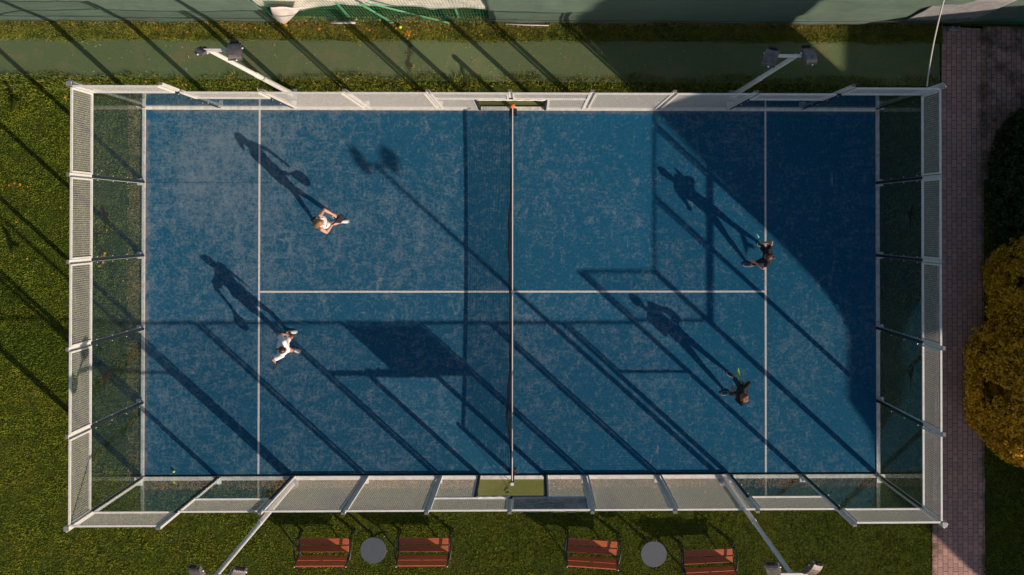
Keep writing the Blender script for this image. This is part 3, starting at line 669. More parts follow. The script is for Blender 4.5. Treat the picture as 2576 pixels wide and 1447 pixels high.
for i, (x, y) in enumerate(FL):
    o = link('wild_flower', FM, None, (x, y, -0.005 + 0.012 * random.random()), random.random() * 6); s = random.uniform(0.6, 1.1); o.scale = (s, s, s); o.rotation_euler = (R(random.uniform(-15, 25)), R(random.uniform(-15, 25)), random.random() * 6)
    tag(o, 'small orange wild flower open in the grass', 'flower', 'small orange wild flowers in the grass')
b = MB(); A = Vector((9.72, 5.08, 3.98)); Bq = Vector((9.78, 7.95, 5.6)); pts = []
for i in range(15):
    t = i / 14; p = A.lerp(Bq, t); p.z -= 0.25 * 4 * t * (1 - t); pts.append(p)
b.tube(pts, 0.017, 6); tag(b.build('cable', M['cable'], smooth=True), 'pale cable strung from the far right corner of the court', 'cable')

# ------------------------------------------------------------------ north boundary fence
F = empty('boundary_fence', (0, 7.5, 0), 0, 'green netting fence along the top with torn windscreen', 'fence')
b = MB()
for i in range(0, int(29.5 / 0.08)):
    x = -15 + i * 0.08; b.box(x - 0.0022, x + 0.0022, -0.07, -0.064, -0.05, 3.6)
for j in range(20):
    z = j * 0.18; b.box(-15, 14.6, -0.0635, -0.0605, z - 0.002, z + 0.002)
b.build('green_netting', M['greennet'], F)
for x in (-13.5, -10.5, -7.5, -4.5, -1.5, 1.5, 4.5, 7.5, 10.4, 13.4):
    b = MB(); b.tube([(x, 0.06, -0.05), (x, 0.06, 3.7)], 0.03, 8); b.build('fence_post', M['green_steel'], F)
def wsheet(name, xa, xb, zb, zt, y0, m, parent, amp=0.05, nx=90, nz=16, seed=0, th=0.003):
    b = MB(); vs = []
    for j in range(nz + 1):
        for i in range(nx + 1):
            x = xa + (xb - xa) * i / nx; lo = zb(x); z = lo + (zt - lo) * j / nz
            y = y0 + amp * noise.noise(Vector((x * 0.8, z * 0.9, seed))) + amp * 0.35 * noise.noise(Vector((x * 3, z * 2, seed + 5)))
            vs.append((x, y, z))
    b.add(vs, [(j * (nx + 1) + i, j * (nx + 1) + i + 1, (j + 1) * (nx + 1) + i + 1, (j + 1) * (nx + 1) + i) for j in range(nz) for i in range(nx)])
    o = b.build(name, m, parent, True); md = o.modifiers.new('t', 'SOLIDIFY'); md.thickness = th; return o
wsheet('windscreen', -15, -6.45, lambda x: 0.02 + 0.02 * math.sin(x * 1.3), 3.5, -0.115, M['screen'], F, 0.05, 110, 16, 1)
wsheet('windscreen', -0.62, 14.6, lambda x: 0.02 + 0.03 * max(0, math.sin(x * 1.1)) + max(0, x - 9.8) ** 1.3 * 0.12, 3.5, -0.115, M['screen'], F, 0.06, 170, 16, 2)
wsheet('windscreen', 9.5, 14.6, lambda x: -0.04, 1.3, 0.0, M['greennet'], F, 0.05, 40, 8, 3)
wsheet('tarpaulin', -6.6, -0.5, lambda x: 1.22 + 0.10 * math.sin(x * 1.2) + 0.05 * math.sin(x * 4.1), 3.3, 0.02, M['scrap_white'], F, 0.12, 90, 14, 4)
wsheet('tarpaulin', 10.6, 12.4, lambda x: 0.5 + 0.2 * (x - 10.6) / 1.8, 3.0, -0.135, M['scrap_grey'], F, 0.03, 30, 8, 6)
b = MB(); b.tube([(-15 + 8.4 * i / 20, -0.16, 0.92 - 0.3 * i / 20 + 0.02 * math.sin(i)) for i in range(21)], 0.008, 5)
b.tube([(-0.6 + 12.0 * i / 24, -0.19, 0.75 - 0.1 * math.sin(i * 0.13)) for i in range(25)], 0.008, 5); b.build('stay_wire', M['gasket'], F)
def strut(a, c, label):
    b = MB(); a = Vector(a); c = Vector(c); d = (c - a).normalized(); s_ = Vector((0, 1, 0)).cross(d).normalized() * 0.032; t_ = Vector((0, 0.012, 0))
    vs = [p + u + v for p in (a, c) for u in (s_, -s_) for v in (t_, -t_)]
    b.add(vs, [(0, 1, 3, 2), (4, 6, 7, 5), (0, 4, 5, 1), (2, 3, 7, 6), (0, 2, 6, 4), (1, 5, 7, 3)])
    for t in (0.3, 0.65): b.ell(a.lerp(c, t) - Vector((0, 0.02, 0)), (0.016, 0.012, 0.016), nu=8, nv=5)
    tag(b.build('steel_strut', M['green_steel']), label, 'strut', 'green struts on the torn fence')
strut((-1.72, 7.37, 0.02), (-3.6, 7.37, 2.35), 'long slanting green steel strut against the torn fence')
strut((-3.28, 7.35, 0.14), (-3.75, 7.35, 2.3), 'short steep green steel strut left of the long one')
b = MB(); vs = []; n1, n2 = 16, 12      # sagging beige cloth bag on the fence
for j in range(n2 + 1):
    for i in range(n1 + 1):
        u, v = i / n1, j / n2; wq = 0.40 * max(v, 0.02) ** 0.42
        vs.append((-5.68 - 0.55 * (1 - v) + (u - 0.5) * 2 * wq, 7.33 - 0.11 * math.sin(math.pi * u) * math.sin(math.pi * min(1, v * 0.9 + 0.08)) + 0.01 * math.sin(9 * u + 4 * v), 0.14 + 1.85 * v ** 0.8 + 0.03 * math.sin(6 * u)))
b.add(vs, [(j * (n1 + 1) + i, j * (n1 + 1) + i + 1, (j + 1) * (n1 + 1) + i + 1, (j + 1) * (n1 + 1) + i) for j in range(n2) for i in range(n1)])
o = b.build('hanging_cloth', M['scrap_white'], smooth=True); md = o.modifiers.new('t', 'SOLIDIFY'); md.thickness = 0.006
tag(o, 'sagging beige cloth hanging at the left end of the tear in the fence', 'cloth')
b = MB(); b.tube([(-4.95, 7.36, 0.07), (-4.3, 7.36, 0.08)], 0.03, 8); tag(b.build('fallen_pipe', M['tape'], smooth=True), 'short white pipe lying at the foot of the torn fence', 'pipe', 'white pipes at the fence foot')
b = MB(); b.tube([(-0.2, 7.34, 0.1), (0.5, 7.33, 0.02), (1.0, 7.33, -0.03)], 0.016, 8); tag(b.build('fallen_pipe', M['tape'], smooth=True), 'thin white pipe leaning low right of the fence tear', 'pipe', 'white pipes at the fence foot')
b = MB(); b.bbox(12.05, 12.3, 7.2, 7.32, -0.035, 0.12, 0.01); b.box(12.06, 12.1, 7.25, 7.3, 0.12, 0.26); b.box(12.24, 12.28, 7.25, 7.3, 0.12, 0.26)
tag(b.build('electrical_box', M['grey_metal']), 'small pale metal box at the foot of the fence by the cable', 'box')

# ------------------------------------------------------------------ foliage
def leaf_mesh(name, P, Nn, size, m, up=0.35, aspect=1.6):
    """one small bent quad (two triangles) per point, loosely facing along its normal"""
    n = len(P); t1 = RNG.normal(0, 1, (n, 3)); Nn = Nn + RNG.normal(0, 0.55, (n, 3)) + np.array([0, 0, up]); Nn /= np.linalg.norm(Nn, axis=1)[:, None]
    t1 -= Nn * (t1 * Nn).sum(1)[:, None]; t1 /= np.linalg.norm(t1, axis=1)[:, None]; t2 = np.cross(Nn, t1)
    s = size * RNG.uniform(0.55, 1.35, n)[:, None]
    V = np.stack([P - t1 * s * aspect * 0.5, P - t2 * s * 0.5 + Nn * s * 0.15, P + t1 * s * aspect * 0.5, P + t2 * s * 0.5 + Nn * s * 0.15], 1).reshape(-1, 3).astype(np.float32)
    idx = (np.arange(n)[:, None] * 4 + np.array([0, 1, 2, 0, 2, 3])[None]).ravel().astype(np.int32)
    me = bpy.data.meshes.new(name); me.vertices.add(len(V)); me.vertices.foreach_set('co', V.ravel())
    me.loops.add(len(idx)); me.loops.foreach_set('vertex_index', idx); me.polygons.add(n * 2); me.polygons.foreach_set('loop_start', np.arange(0, n * 6, 3, dtype=np.int32))
    me.update(calc_edges=True); at = me.attributes.new('tint', 'FLOAT', 'FACE'); at.data.foreach_set('value', np.repeat(RNG.uniform(0, 1, n), 2).astype(np.float32))
    me.materials.append(m); return me
def blob_points(c, r, n, lump=0.12, clumps=260, csize=0.22, depth=0.12, seed=0, pw=2.0):
    """points on a lumpy ellipsoid built of many small leaf clumps"""
    rg = np.random.default_rng(seed)
    def sph(k): v = rg.normal(0, 1, (k, 3)); return v / np.linalg.norm(v, axis=1)[:, None]
    d = sph(clumps); 
    sq = lambda v: v / (np.abs(v) ** pw).sum(1)[:, None] ** (1 / pw)
    ph = np.sin(d[:, 0] * 7 + seed) * np.cos(d[:, 1] * 6) * np.sin(d[:, 2] * 5 + 1)
    C = sq(d) * np.array(r) * (1 - depth * rg.uniform(0, 1, clumps)[:, None] + lump * ph[:, None]) + np.array(c)
    k = rg.integers(0, clumps, n); e = sph(n); cs = csize * rg.uniform(0.7, 1.3, clumps)[k][:, None]
    P = C[k] + e * cs * (rg.uniform(0.6, 1, n) ** 0.5)[:, None]; Nn = e * 0.8 + d[k] * 0.6
    keep = P[:, 2] > -0.03; return P[keep], Nn[keep]
def core(parent, c, r, m, name='crown_core', seed=0, pw=2.0):
    b = MB(); b.ell(c, r, nu=28, nv=18)
    vs = []
    for p in b.v:
        d = Vector(p) - Vector(c); nrm = Vector((d.x / r[0], d.y / r[1], d.z / r[2]))
        f = (abs(nrm.x) ** pw + abs(nrm.y) ** pw + abs(nrm.z) ** pw) ** (-1 / pw) if pw != 2 else 1
        f *= 0.9 + 0.1 * noise.noise(d * 1.3 + Vector((seed, 0, 0))); q = Vector(c) + d * f; q.z = max(q.z, -0.03); vs.append(q)
    b.v = vs; return b.build(name, m, parent, True)
# golden thuja, two lobes
t = empty('golden_shrub', (14.65, -1.05, 0), 0, 'big golden-orange clipped conifer shrub at the right edge beside the brick path', 'shrub')
lobes = [((0.4, 0.9, 1.5), (2.35, 2.0, 2.3), 1), ((1.5, -0.7, 1.8), (2.3, 2.4, 2.5), 4), ((-0.1, -1.35, 1.5), (2.45, 2.25, 2.4), 2), ((1.3, -2.1, 1.6), (2.1, 1.8, 2.4), 3)]
Ps, Ns = [], []
for c, r, sd in lobes:
    p, q = blob_points(c, r, 95000, 0.06, 2200, 0.15, 0.07, sd, 2.3); Ps.append(p); Ns.append(q)
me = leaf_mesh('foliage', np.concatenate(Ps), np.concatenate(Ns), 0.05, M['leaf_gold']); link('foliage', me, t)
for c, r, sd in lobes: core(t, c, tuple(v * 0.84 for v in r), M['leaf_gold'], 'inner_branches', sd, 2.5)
b = MB(); b.tube([(0.2, -0.6, -0.06), (0.2, -0.6, 1.2)], [0.2, 0.14], 10); b.build('trunk', M['bark'], t)
# dark hedge north of it
t = empty('dark_shrub', (15.0, 2.6, 0), 0, 'dark green rounded shrub in shade at the upper right edge', 'shrub')
p, q = blob_points((0.0, 0.2, 0.5), (1.85, 2.35, 0.95), 60000, 0.05, 1500, 0.13, 0.08, 9, 3.0)
link('foliage', leaf_mesh('foliage', p, q, 0.055, M['leaf_dark']), t); core(t, (0.0, 0.2, 0.5), (1.72, 2.2, 0.85), M['leaf_dark'], 'inner_branches', 4, 3.0)
b = MB(); b.tube([(0.1, 0, -0.06), (0.1, 0, 0.8)], [0.14, 0.1], 8); b.build('trunk', M['bark'], t)

# clubhouse beyond the right edge (casts the long straight shade)
XB = 22.0
H = empty('clubhouse', (XB, -5, 0), 0, 'cream rendered clubhouse standing east of the brick path, outside the picture', 'building')
b = MB(); prof = [(-11.2, 0), (-11.2, 7.4), (-10.5, 7.75), (-9.9, 7.9), (-9.6, 8.3), (16, 8.3), (16, 0)]
n = len(prof); vs = [(x, y, z) for x in (0, 3.0) for y, z in prof]
b.add(vs, [tuple(range(n)), tuple(range(2 * n - 1, n - 1, -1))] + [(i, i + n, (i + 1) % n + n, (i + 1) % n) for i in range(n)]); b.build('wall', M['plaster'], H)
for fl in range(2):
    for i in range(8):
        y = -9 + i * 3.0; f = MB(); z = 0.9 + fl * 3.6
        f.box(-0.06, -0.003, y - 0.06, y, z, z + 1.5); f.box(-0.06, -0.003, y + 1.2, y + 1.26, z, z + 1.5); f.box(-0.06, -0.003, y, y + 1.2, z + 1.44, z + 1.5); f.box(-0.06, -0.003, y, y + 1.2, z, z + 0.06)
        o = f.build('window', M['white'], H); g_ = MB(); g_.box(-0.03, -0.004, y, y + 1.2, z + 0.06, z + 1.44); g_.build('pane', M['winglass'], o)
# unseen board added above the roof, shaped to cast the slanting shade
b = MB(); prof = [(-7.35, 8.25), (-6.6, 11.8), (-5.75, 15.5), (-4.6, 20), (-2.2, 20), (-0.95, 15), (-1.0, 8.25)]
n = len(prof); vs = [(x, y, z) for x in (0.05, 0.35) for y, z in prof]
b.add(vs, [tuple(range(n)), tuple(range(2 * n - 1, n - 1, -1))] + [(i, i + n, (i + 1) % n + n, (i + 1) % n) for i in range(n)]); b.build('shade_board', M['shade_board_brown'], H)


# ------------------------------------------------------------------ people
def remeshed(mb, voxel, smooth_it=3):
    me = mb.mesh('tmp', M['skin']); o = bpy.data.objects.new('tmp', me); col.objects.link(o)
    r = o.modifiers.new('r', 'REMESH'); r.mode = 'VOXEL'; r.voxel_size = voxel
    s_ = o.modifiers.new('s', 'SMOOTH'); s_.iterations = smooth_it; s_.factor = 0.5
    dg = bpy.context.evaluated_depsgraph_get(); dg.update(); out = bpy.data.meshes.new_from_object(o.evaluated_get(dg))
    bpy.data.objects.remove(o); bpy.data.meshes.remove(me); return out
def cone(mb, a, b, ra, rb, n=10):
    a = Vector(a); b = Vector(b); mb.tube([a, b], [ra, rb], n); mb.ell(a, ra, nu=n, nv=7); mb.ell(b, rb, nu=n, nv=7)
def limb(mb, a, b, ra, rm, rb):
    """tapering limb with a muscle bulge a third of the way down"""
    a = Vector(a); b = Vector(b); m = a.lerp(b, 0.33); m2 = a.lerp(b, 0.7); mb.tube([a, m, m2, b], [ra, rm, (rm + rb) * 0.5, rb], 12); mb.ell(a, ra, nu=12, nv=8); mb.ell(b, rb, nu=12, nv=8)
def ik(a, c, l1, l2, bend):
    a = Vector(a); c = Vector(c); d = c - a; L_ = d.length; mx = (l1 + l2) * 0.999
    if L_ > mx: c = a + d * (mx / L_); d = c - a; L_ = mx
    k = (l1 * l1 - l2 * l2 + L_ * L_) / (2 * L_); h = math.sqrt(max(l1 * l1 - k * k, 0)); u = d.normalized(); bend = Vector(bend); bend = (bend - u * bend.dot(u)).normalized()
    return a + u * k + bend * h, c
def loft(mb, rings, n=20):
    """rings: (centre, right vec, fwd vec, half width, half depth)"""
    vs = []
    for c, r, f, w_, d_ in rings:
        for k in range(n):
            a = 2 * math.pi * k / n; ca, sa = math.cos(a), math.sin(a); e = 0.82
            vs.append(Vector(c) + r * (w_ * math.copysign(abs(ca) ** e, ca)) + f * (d_ * math.copysign(abs(sa) ** e, sa)))
    fs = []
    for i in range(len(rings) - 1):
        for k in range(n): j = (k + 1) % n; fs.append((i * n + k, i * n + j, (i + 1) * n + j, (i + 1) * n + k))
    fs.append(tuple(range(n - 1, -1, -1))); fs.append(tuple((len(rings) - 1) * n + k for k in range(n))); mb.add(vs, fs)
def fist(mb, c, h, d, side):
    """hand closed round a handle: c = handle centre, h = handle axis, d = forearm direction"""
    h = h.normalized(); d = (d - h * d.dot(h)).normalized(); n_ = h.cross(d) * side
    pc = c - d * 0.004 + n_ * 0.028
    mt = Matrix((h, d, n_)).transposed()
    mb.ell(pc - d * 0.006, (0.042, 0.044, 0.016), mt, 14, 9)
    for k, (off, ext) in enumerate(((0.031, 215), (0.0105, 235), (-0.010, 225), (-0.030, 190))):
        rr_ = (0.0088, 0.0092, 0.0088, 0.0078)[k]; pts = []
        for q in range(7):
            a = R(62 - ext * q / 6.0); pts.append(c + h * off + (d * math.sin(a) * 1.0 + n_ * math.cos(a)) * (0.027 + (0.006 if q < 2 else 0)))
        mb.tube(pts, [rr_ * (1.1 - 0.05 * q) for q in range(7)], 8); mb.ell(pts[-1], rr_ * 0.8, nu=8, nv=6)
    pts = [c - d * 0.03 + n_ * 0.026 + h * 0.025, c - d * 0.034 + n_ * 0.008 + h * 0.044, c - d * 0.022 - n_ * 0.016 + h * 0.048, c - d * 0.002 - n_ * 0.028 + h * 0.044]
    mb.tube(pts, [0.013, 0.0115, 0.0102, 0.009], 8); mb.ell(pts[-1], 0.009, nu=8, nv=6)
def open_hand(mb, w_, d, palm, side):
    """relaxed hand: w_ = wrist, d = forearm direction, palm = palm normal"""
    d = d.normalized(); palm = (palm - d * palm.dot(d)).normalized(); s_ = d.cross(palm).normalized() * side
    mt = Matrix((s_, d, palm)).transposed(); mb.ell(w_ + d * 0.05, (0.04, 0.052, 0.0145), mt, 14, 9)
    for k, (off, ln) in enumerate(((0.030, 0.070), (0.0105, 0.080), (-0.0095, 0.074), (-0.029, 0.058))):
        p = w_ + d * 0.092 + s_ * off; pts = [p - d * 0.02]; a = 0.18
        for q, fr_ in enumerate((0.42, 0.33, 0.25)):
            pts.append(pts[-1] + (d * math.cos(a) + palm * math.sin(a) + s_ * off * 1.4) * ln * (fr_ + (0.28 if q == 0 else 0))); a += 0.38
        mb.tube(pts, [0.0098, 0.009, 0.0082, 0.0072], 8); mb.ell(pts[-1], 0.0072, nu=8, nv=6)
    p = w_ + d * 0.025 + s_ * 0.03; pts = [p, p + (d * 0.6 + s_ * 0.75 + palm * 0.25) * 0.038, p + (d * 0.8 + s_ * 0.72 + palm * 0.4) * 0.066, p + (d * 1.0 + s_ * 0.6 + palm * 0.5) * 0.084]
    mb.tube(pts, [0.015, 0.0115, 0.0098, 0.0085], 8); mb.ell(pts[-1], 0.0085, nu=8, nv=6)
def head_mesh(mb, c, mt):
    mb.ell(c + mt @ Vector((-0.008, 0, 0.018)), (0.095, 0.076, 0.092), mt, 20, 14)
    mb.ell(c + mt @ Vector((0.022, 0, -0.045)), (0.066, 0.056, 0.07), mt, 18, 12)
    mb.ell(c + mt @ Vector((0.06, 0, -0.088)), (0.026, 0.028, 0.02), mt, 12, 8)
    mb.tube([c + mt @ Vector(p) for p in ((0.083, 0, 0.022), (0.098, 0, -0.006), (0.107, 0, -0.022))], [0.009, 0.012, 0.014], 8)
    mb.ell(c + mt @ Vector((0.099, 0, -0.024)), (0.014, 0.018, 0.011), mt, 10, 8)
    mb.ell(c + mt @ Vector((0.083, 0, -0.054)), (0.014, 0.026, 0.012), mt, 10, 8)
    for s in (-1, 1):
        mb.ell(c + mt @ Vector((-0.004, s * 0.078, -0.008)), (0.019, 0.009, 0.031), mt, 10, 8)
        mb.ell(c + mt @ Vector((0.07, s * 0.038, 0.034)), (0.016, 0.024, 0.009), mt, 10, 8)
        mb.ell(c + mt @ Vector((0.062, s * 0.042, -0.025)), (0.022, 0.024, 0.02), mt, 10, 8)
def shoe(parent, ank, toe, mu, ms):
    toe = Vector((toe[0], toe[1], 0)).normalized(); lf = Vector((-toe.y, toe.x, 0)); mt = Matrix((toe, lf, Vector((0, 0, 1)))).transposed()
    base = Vector((ank.x, ank.y, ank.z - 0.085)); rise = max(0.0, base.z)
    b = MB(); P = [(-0.075, 0.034, 0.085), (-0.045, 0.038, 0.095), (0.0, 0.038, 0.098), (0.05, 0.042, 0.075), (0.11, 0.047, 0.058), (0.16, 0.044, 0.046), (0.19, 0.03, 0.036)]
    vs = []; n = 12
    for x, w_, h_ in P:
        for k in range(n):
            a = math.pi * k / (n - 1); vs.append(base + mt @ Vector((x, w_ * math.cos(a), 0.016 + (h_ - 0.016) * math.sin(a) ** 0.7)))
    fs = [(i * n + k, i * n + k + 1, (i + 1) * n + k + 1, (i + 1) * n + k) for i in range(len(P) - 1) for k in range(n - 1)]
    fs += [tuple(range(n)), tuple(range(len(P) * n - 1, (len(P) - 1) * n - 1, -1))] + [(i * n, (i + 1) * n, (i + 1) * n + n - 1, i * n + n - 1) for i in range(len(P) - 1)]
    b.add(vs, fs); o = b.build('shoe', mu, parent, True)
    b = MB(); pts = [(-0.085, 0), (-0.075, 0.034), (-0.03, 0.043), (0.04, 0.045), (0.11, 0.052), (0.165, 0.047), (0.195, 0.028), (0.203, 0), (0.195, -0.028), (0.165, -0.047), (0.11, -0.052), (0.04, -0.045), (-0.03, -0.043), (-0.075, -0.034)]
    m_ = len(pts); b.add([base + mt @ Vector((x, y, z)) for z in (0.002, 0.024) for x, y in pts], [tuple(range(m_ - 1, -1, -1)), tuple(range(m_, 2 * m_))] + [(i, (i + 1) % m_, m_ + (i + 1) % m_, m_ + i) for i in range(m_)])
    b.build('sole', ms, o)
def person(S):
    X, Y = S['at']; hd = S['heading']; e = empty('person', (X, Y, 0), 0, S['label'], 'person', 'players on the blue court')
    fwd = Vector((math.cos(hd), math.sin(hd), 0)); left = Vector((-fwd.y, fwd.x, 0)); up = Vector((0, 0, 1)); O = Vector((X, Y, 0))
    V = lambda p: Vector(p) - O
    pel = V(S['pelvis']); hc = V(S['head']); neckb = pel.lerp(hc, 0.765) if 'neck' not in S else V(S['neck'])
    sp = (neckb - pel).normalized(); tf = (fwd - sp * fwd.dot(sp)).normalized(); tl = sp.cross(tf)
    f_ = S.get('female', True); hw = 0.175 if f_ else 0.2; skin = S['skin']
    TL = (neckb - pel).length
    def torso(mb, g=0.0, lo=-0.09, hi=1.0, flare=0.0):
        prof = [(-0.10, 0.13, 0.09), (-0.02, 0.165, 0.112), (0.12, 0.155, 0.105), (0.3, 0.128, 0.092), (0.45, 0.128, 0.094), (0.62, 0.148, 0.112), (0.78, 0.165, 0.112), (0.9, 0.15, 0.09), (0.97, 0.1, 0.068), (1.03, 0.05, 0.05)]
        rr_ = []
        for t, w_, d_ in prof:
            if t < lo or t > hi: continue
            fl = flare * max(0, 1 - (t - lo) / 0.4)
            rr_.append((pel + sp * (TL * t), tl, tf, w_ * (1 if f_ else 1.08) + g + fl, d_ + g + fl * 0.8))
        loft(mb, rr_)
    sh = {1: neckb - sp * 0.045 + tl * hw + tf * S.get('shf', {}).get(1, 0), -1: neckb - sp * 0.045 - tl * hw + tf * S.get('shf', {}).get(-1, 0)}
    hip = {s: pel + tl * (0.09 * s) - sp * 0.03 for s in (1, -1)}
    feet = {1: S['lf'], -1: S['rf']}; ANK = {}; KNE = {}
    for s in (1, -1):
        fx, fy, fz, tx, ty = feet[s]; a = V((fx, fy, 0.085 + fz)) - Vector((tx, ty, 0)).normalized() * 0.05
        KNE[s], ANK[s] = ik(hip[s], a, 0.425, 0.415, fwd * 0.7 + Vector((tx, ty, 0)).normalized() * 0.6)
        ANK[s] = a
    hands = {1: S['lh'], -1: S['rh']}; ELB = {}; WR_ = {}
    for s in (1, -1):
        t = V(hands[s]['pos']); b_ = Vector(hands[s].get('bend', (0, 0, -1))) - fwd * 0.4 + left * s * 0.35
        ELB[s], WR_[s] = ik(sh[s], t, 0.285, 0.25, b_)
    hm_f = (fwd * math.cos(S.get('yaw', 0)) + left * math.sin(S.get('yaw', 0))); pit = S.get('pitch', 0.25)
    hx = (hm_f * math.cos(pit) - up * math.sin(pit)).normalized(); hy = up.cross(hx).normalized(); hz = hx.cross(hy); hmt = Matrix((hx, hy, hz)).transposed()
    # body: one continuous surface
    b = MB(); torso(b, 0.0); b.tube([neckb - sp * 0.06, neckb + (hc - neckb) * 0.5, hc + hmt @ Vector((-0.015, 0, -0.03))], [0.062, 0.05, 0.05], 14)
    head_mesh(b, hc, hmt)
    for s in (1, -1):
        b.ell(sh[s], (0.058, 0.058, 0.055)); b.tube([neckb - sp * 0.03 + tl * 0.03 * s, sh[s]], [0.052, 0.052], 10)
        limb(b, sh[s], ELB[s], 0.055, 0.054, 0.040); limb(b, ELB[s], WR_[s], 0.041, 0.045, 0.027)
        limb(b, hip[s], KNE[s], 0.088, 0.084, 0.054); limb(b, KNE[s], ANK[s], 0.054, 0.06, 0.036)
        ft = Vector((feet[s][3], feet[s][4], 0)).normalized(); b.tube([ANK[s] - up * 0.035, ANK[s] + ft * 0.12 - up * 0.055], [0.032, 0.026], 8)
        d = (WR_[s] - ELB[s]).normalized(); hnd = hands[s]
        if 'grip' in hnd: fist(b, WR_[s] + d * 0.055, Vector(hnd['grip']), d, s)
        else: open_hand(b, WR_[s] - d * 0.005, d, Vector(hnd.get('palm', (0, 0, -1))) - left * s * 0.5, -s)
    me = remeshed(b, 0.0062, 3); nb = MB(); nb.v = [v.co.copy() for v in me.vertices]; nb.f = [tuple(p.vertices) for p in me.polygons]; nb.mi = [0] * len(nb.f); bpy.data.meshes.remove(me)
    nb.cur = 1
    for s in (-1, 1): nb.ell(hc + hmt @ Vector((0.080, s * 0.031, 0.014)), (0.008, 0.013, 0.008), hmt, 10, 7)
    nb.cur = 2; nb.ell(hc + hmt @ Vector((0.0935, 0, -0.055)), (0.006, 0.022, 0.007), hmt, 10, 7)
    nb.build('body', [skin, M['eye'], M['lips']], e, True)
    # clothes
    c = MB(); torso(c, S.get('loose', 0.027), 0.0 if S['top_len'] else 0.2, 0.92 if S['tank'] else 0.98, S.get('flare', 0.012))
    for s in (1, -1):
        if S['tank']: c.tube([neckb - sp * 0.13 + tl * 0.08 * s + tf * 0.085, neckb - sp * 0.05 + tl * 0.09 * s + tf * 0.075, neckb + sp * 0.012 + tl * 0.092 * s, neckb - sp * 0.05 + tl * 0.09 * s - tf * 0.075, neckb - sp * 0.13 + tl * 0.08 * s - tf * 0.085], 0.024, 8)
        else:
            k = S.get('sleeve', 0.55); p = sh[s].lerp(ELB[s], k); c.tube([neckb - sp * 0.04 + tl * 0.05 * s, sh[s], p], [0.066, 0.074, S.get('cuff', 0.066) if k < 0.9 else 0.055], 14); c.ell(sh[s], 0.074)
            if k >= 0.99: c.tube([ELB[s], WR_[s].lerp(ELB[s], 0.08)], [0.048, 0.033], 12); c.ell(ELB[s], 0.048)
    link('top', remeshed(c, 0.010, 5), e).data.materials.clear(); o = e.children[-1]; o.data.materials.append(S['topm']); o.data.polygons.foreach_set('use_smooth', [True] * len(o.data.polygons))
    c = MB(); lg = S['leg_len']
    loft(c, [(pel - sp * 0.07, tl, tf, 0.15, 0.11), (pel, tl, tf, 0.178 * (1 if f_ else 1.05), 0.125), (pel + sp * 0.12, tl, tf, 0.155 * (1 if f_ else 1.08), 0.112)])
    for s in (1, -1):
        if lg <= 1: p = hip[s].lerp(KNE[s], lg); c.tube([hip[s] + up * 0.03, p], [0.102, 0.102 if lg < 0.7 else 0.075], 14)
        else:
            p = KNE[s].lerp(ANK[s], lg - 1); c.tube([hip[s] + up * 0.03, hip[s].lerp(KNE[s], 0.35), KNE[s]], [0.1, 0.095, 0.064], 14); c.ell(KNE[s], 0.064); c.tube([KNE[s], KNE[s].lerp(p, 0.4), p], [0.064, 0.067, 0.045], 14)
    me = remeshed(c, 0.010, 4); me.materials.clear(); me.materials.append(S['botm']); me.polygons.foreach_set('use_smooth', [True] * len(me.polygons)); link(S.get('bot_name', 'shorts'), me, e)
    # hair: lumpy cap over the crown and back, plus tail, bun or curls
    hb = MB(); rg = random.Random(S['seed'])
    hb.ell(hc + hmt @ Vector((-0.026, 0, 0.034)), (0.102, 0.096, 0.097), hmt, 20, 14)
    n_l, amp = (150, 0.03) if S['hair'] == 'curly' else (60, 0.017)
    for k in range(n_l):
        th = rg.uniform(0, 1) ** 0.8 * 1.75; ph = rg.uniform(0, 2 * math.pi); q = Vector((math.sin(th) * math.cos(ph), math.sin(th) * math.sin(ph), math.cos(th)))
        if q.x > 0.55 and q.z < 0.55: continue
        g_ = 1.08 if S['hair'] == 'curly' else 1.0
        hb.ell(hc + hmt @ Vector((-0.024 + q.x * 0.09 * g_, q.y * 0.082 * g_, 0.034 + q.z * 0.088 * g_)), amp * rg.uniform(0.6, 1.1), nu=8, nv=6)
    if S['hair'] == 'bun': hb.ell(hc + hmt @ Vector((-0.135, 0, 0.055)), (0.045, 0.045, 0.045)); hb.tube([hc + hmt @ Vector((-0.09, 0, 0.05)), hc + hmt @ Vector((-0.13, 0, 0.055))], [0.04, 0.03], 8)
    elif S['hair'] == 'tail':
        pts = [hc + hmt @ Vector(p) for p in ((-0.095, 0, 0.05), (-0.135, 0.005, 0.04), (-0.15, 0.01, -0.04), (-0.14, 0.015, -0.13), (-0.13, 0.01, -0.2))]; hb.tube(pts, [0.025, 0.033, 0.036, 0.028, 0.01], 10)
    elif S['hair'] == 'loose':
        for k in range(16):
            a = (k / 15 - 0.5) * 2.6; pts = [hc + hmt @ Vector((-0.024 - 0.085 * math.cos(a), 0.085 * math.sin(a), z)) + hmt @ Vector((-0.012 * i, 0.01 * math.sin(a) * i + rg.uniform(-0.006, 0.006), 0)) for i, z in enumerate((0.03, -0.03, -0.09, -0.15))]; hb.tube(pts, [0.024, 0.026, 0.022, 0.008], 8)
    me = remeshed(hb, 0.0085, 1); me.materials.clear(); me.materials.append(S['hairm']); me.polygons.foreach_set('use_smooth', [True] * len(me.polygons)); link('hair', me, e)
    for s in (1, -1): shoe(e, ANK[s], (feet[s][3], feet[s][4]), S['shoem'], S['solem'])
    # racket, held but a thing of its own
    hs = -1; d = (WR_[hs] - ELB[hs]).normalized(); gc = O + WR_[hs] + d * 0.055; h = Vector(hands[hs]['grip']).normalized()
    racket(gc, h, Vector(S['rk_face']), S['rk'], S['rk_label'])
    return e
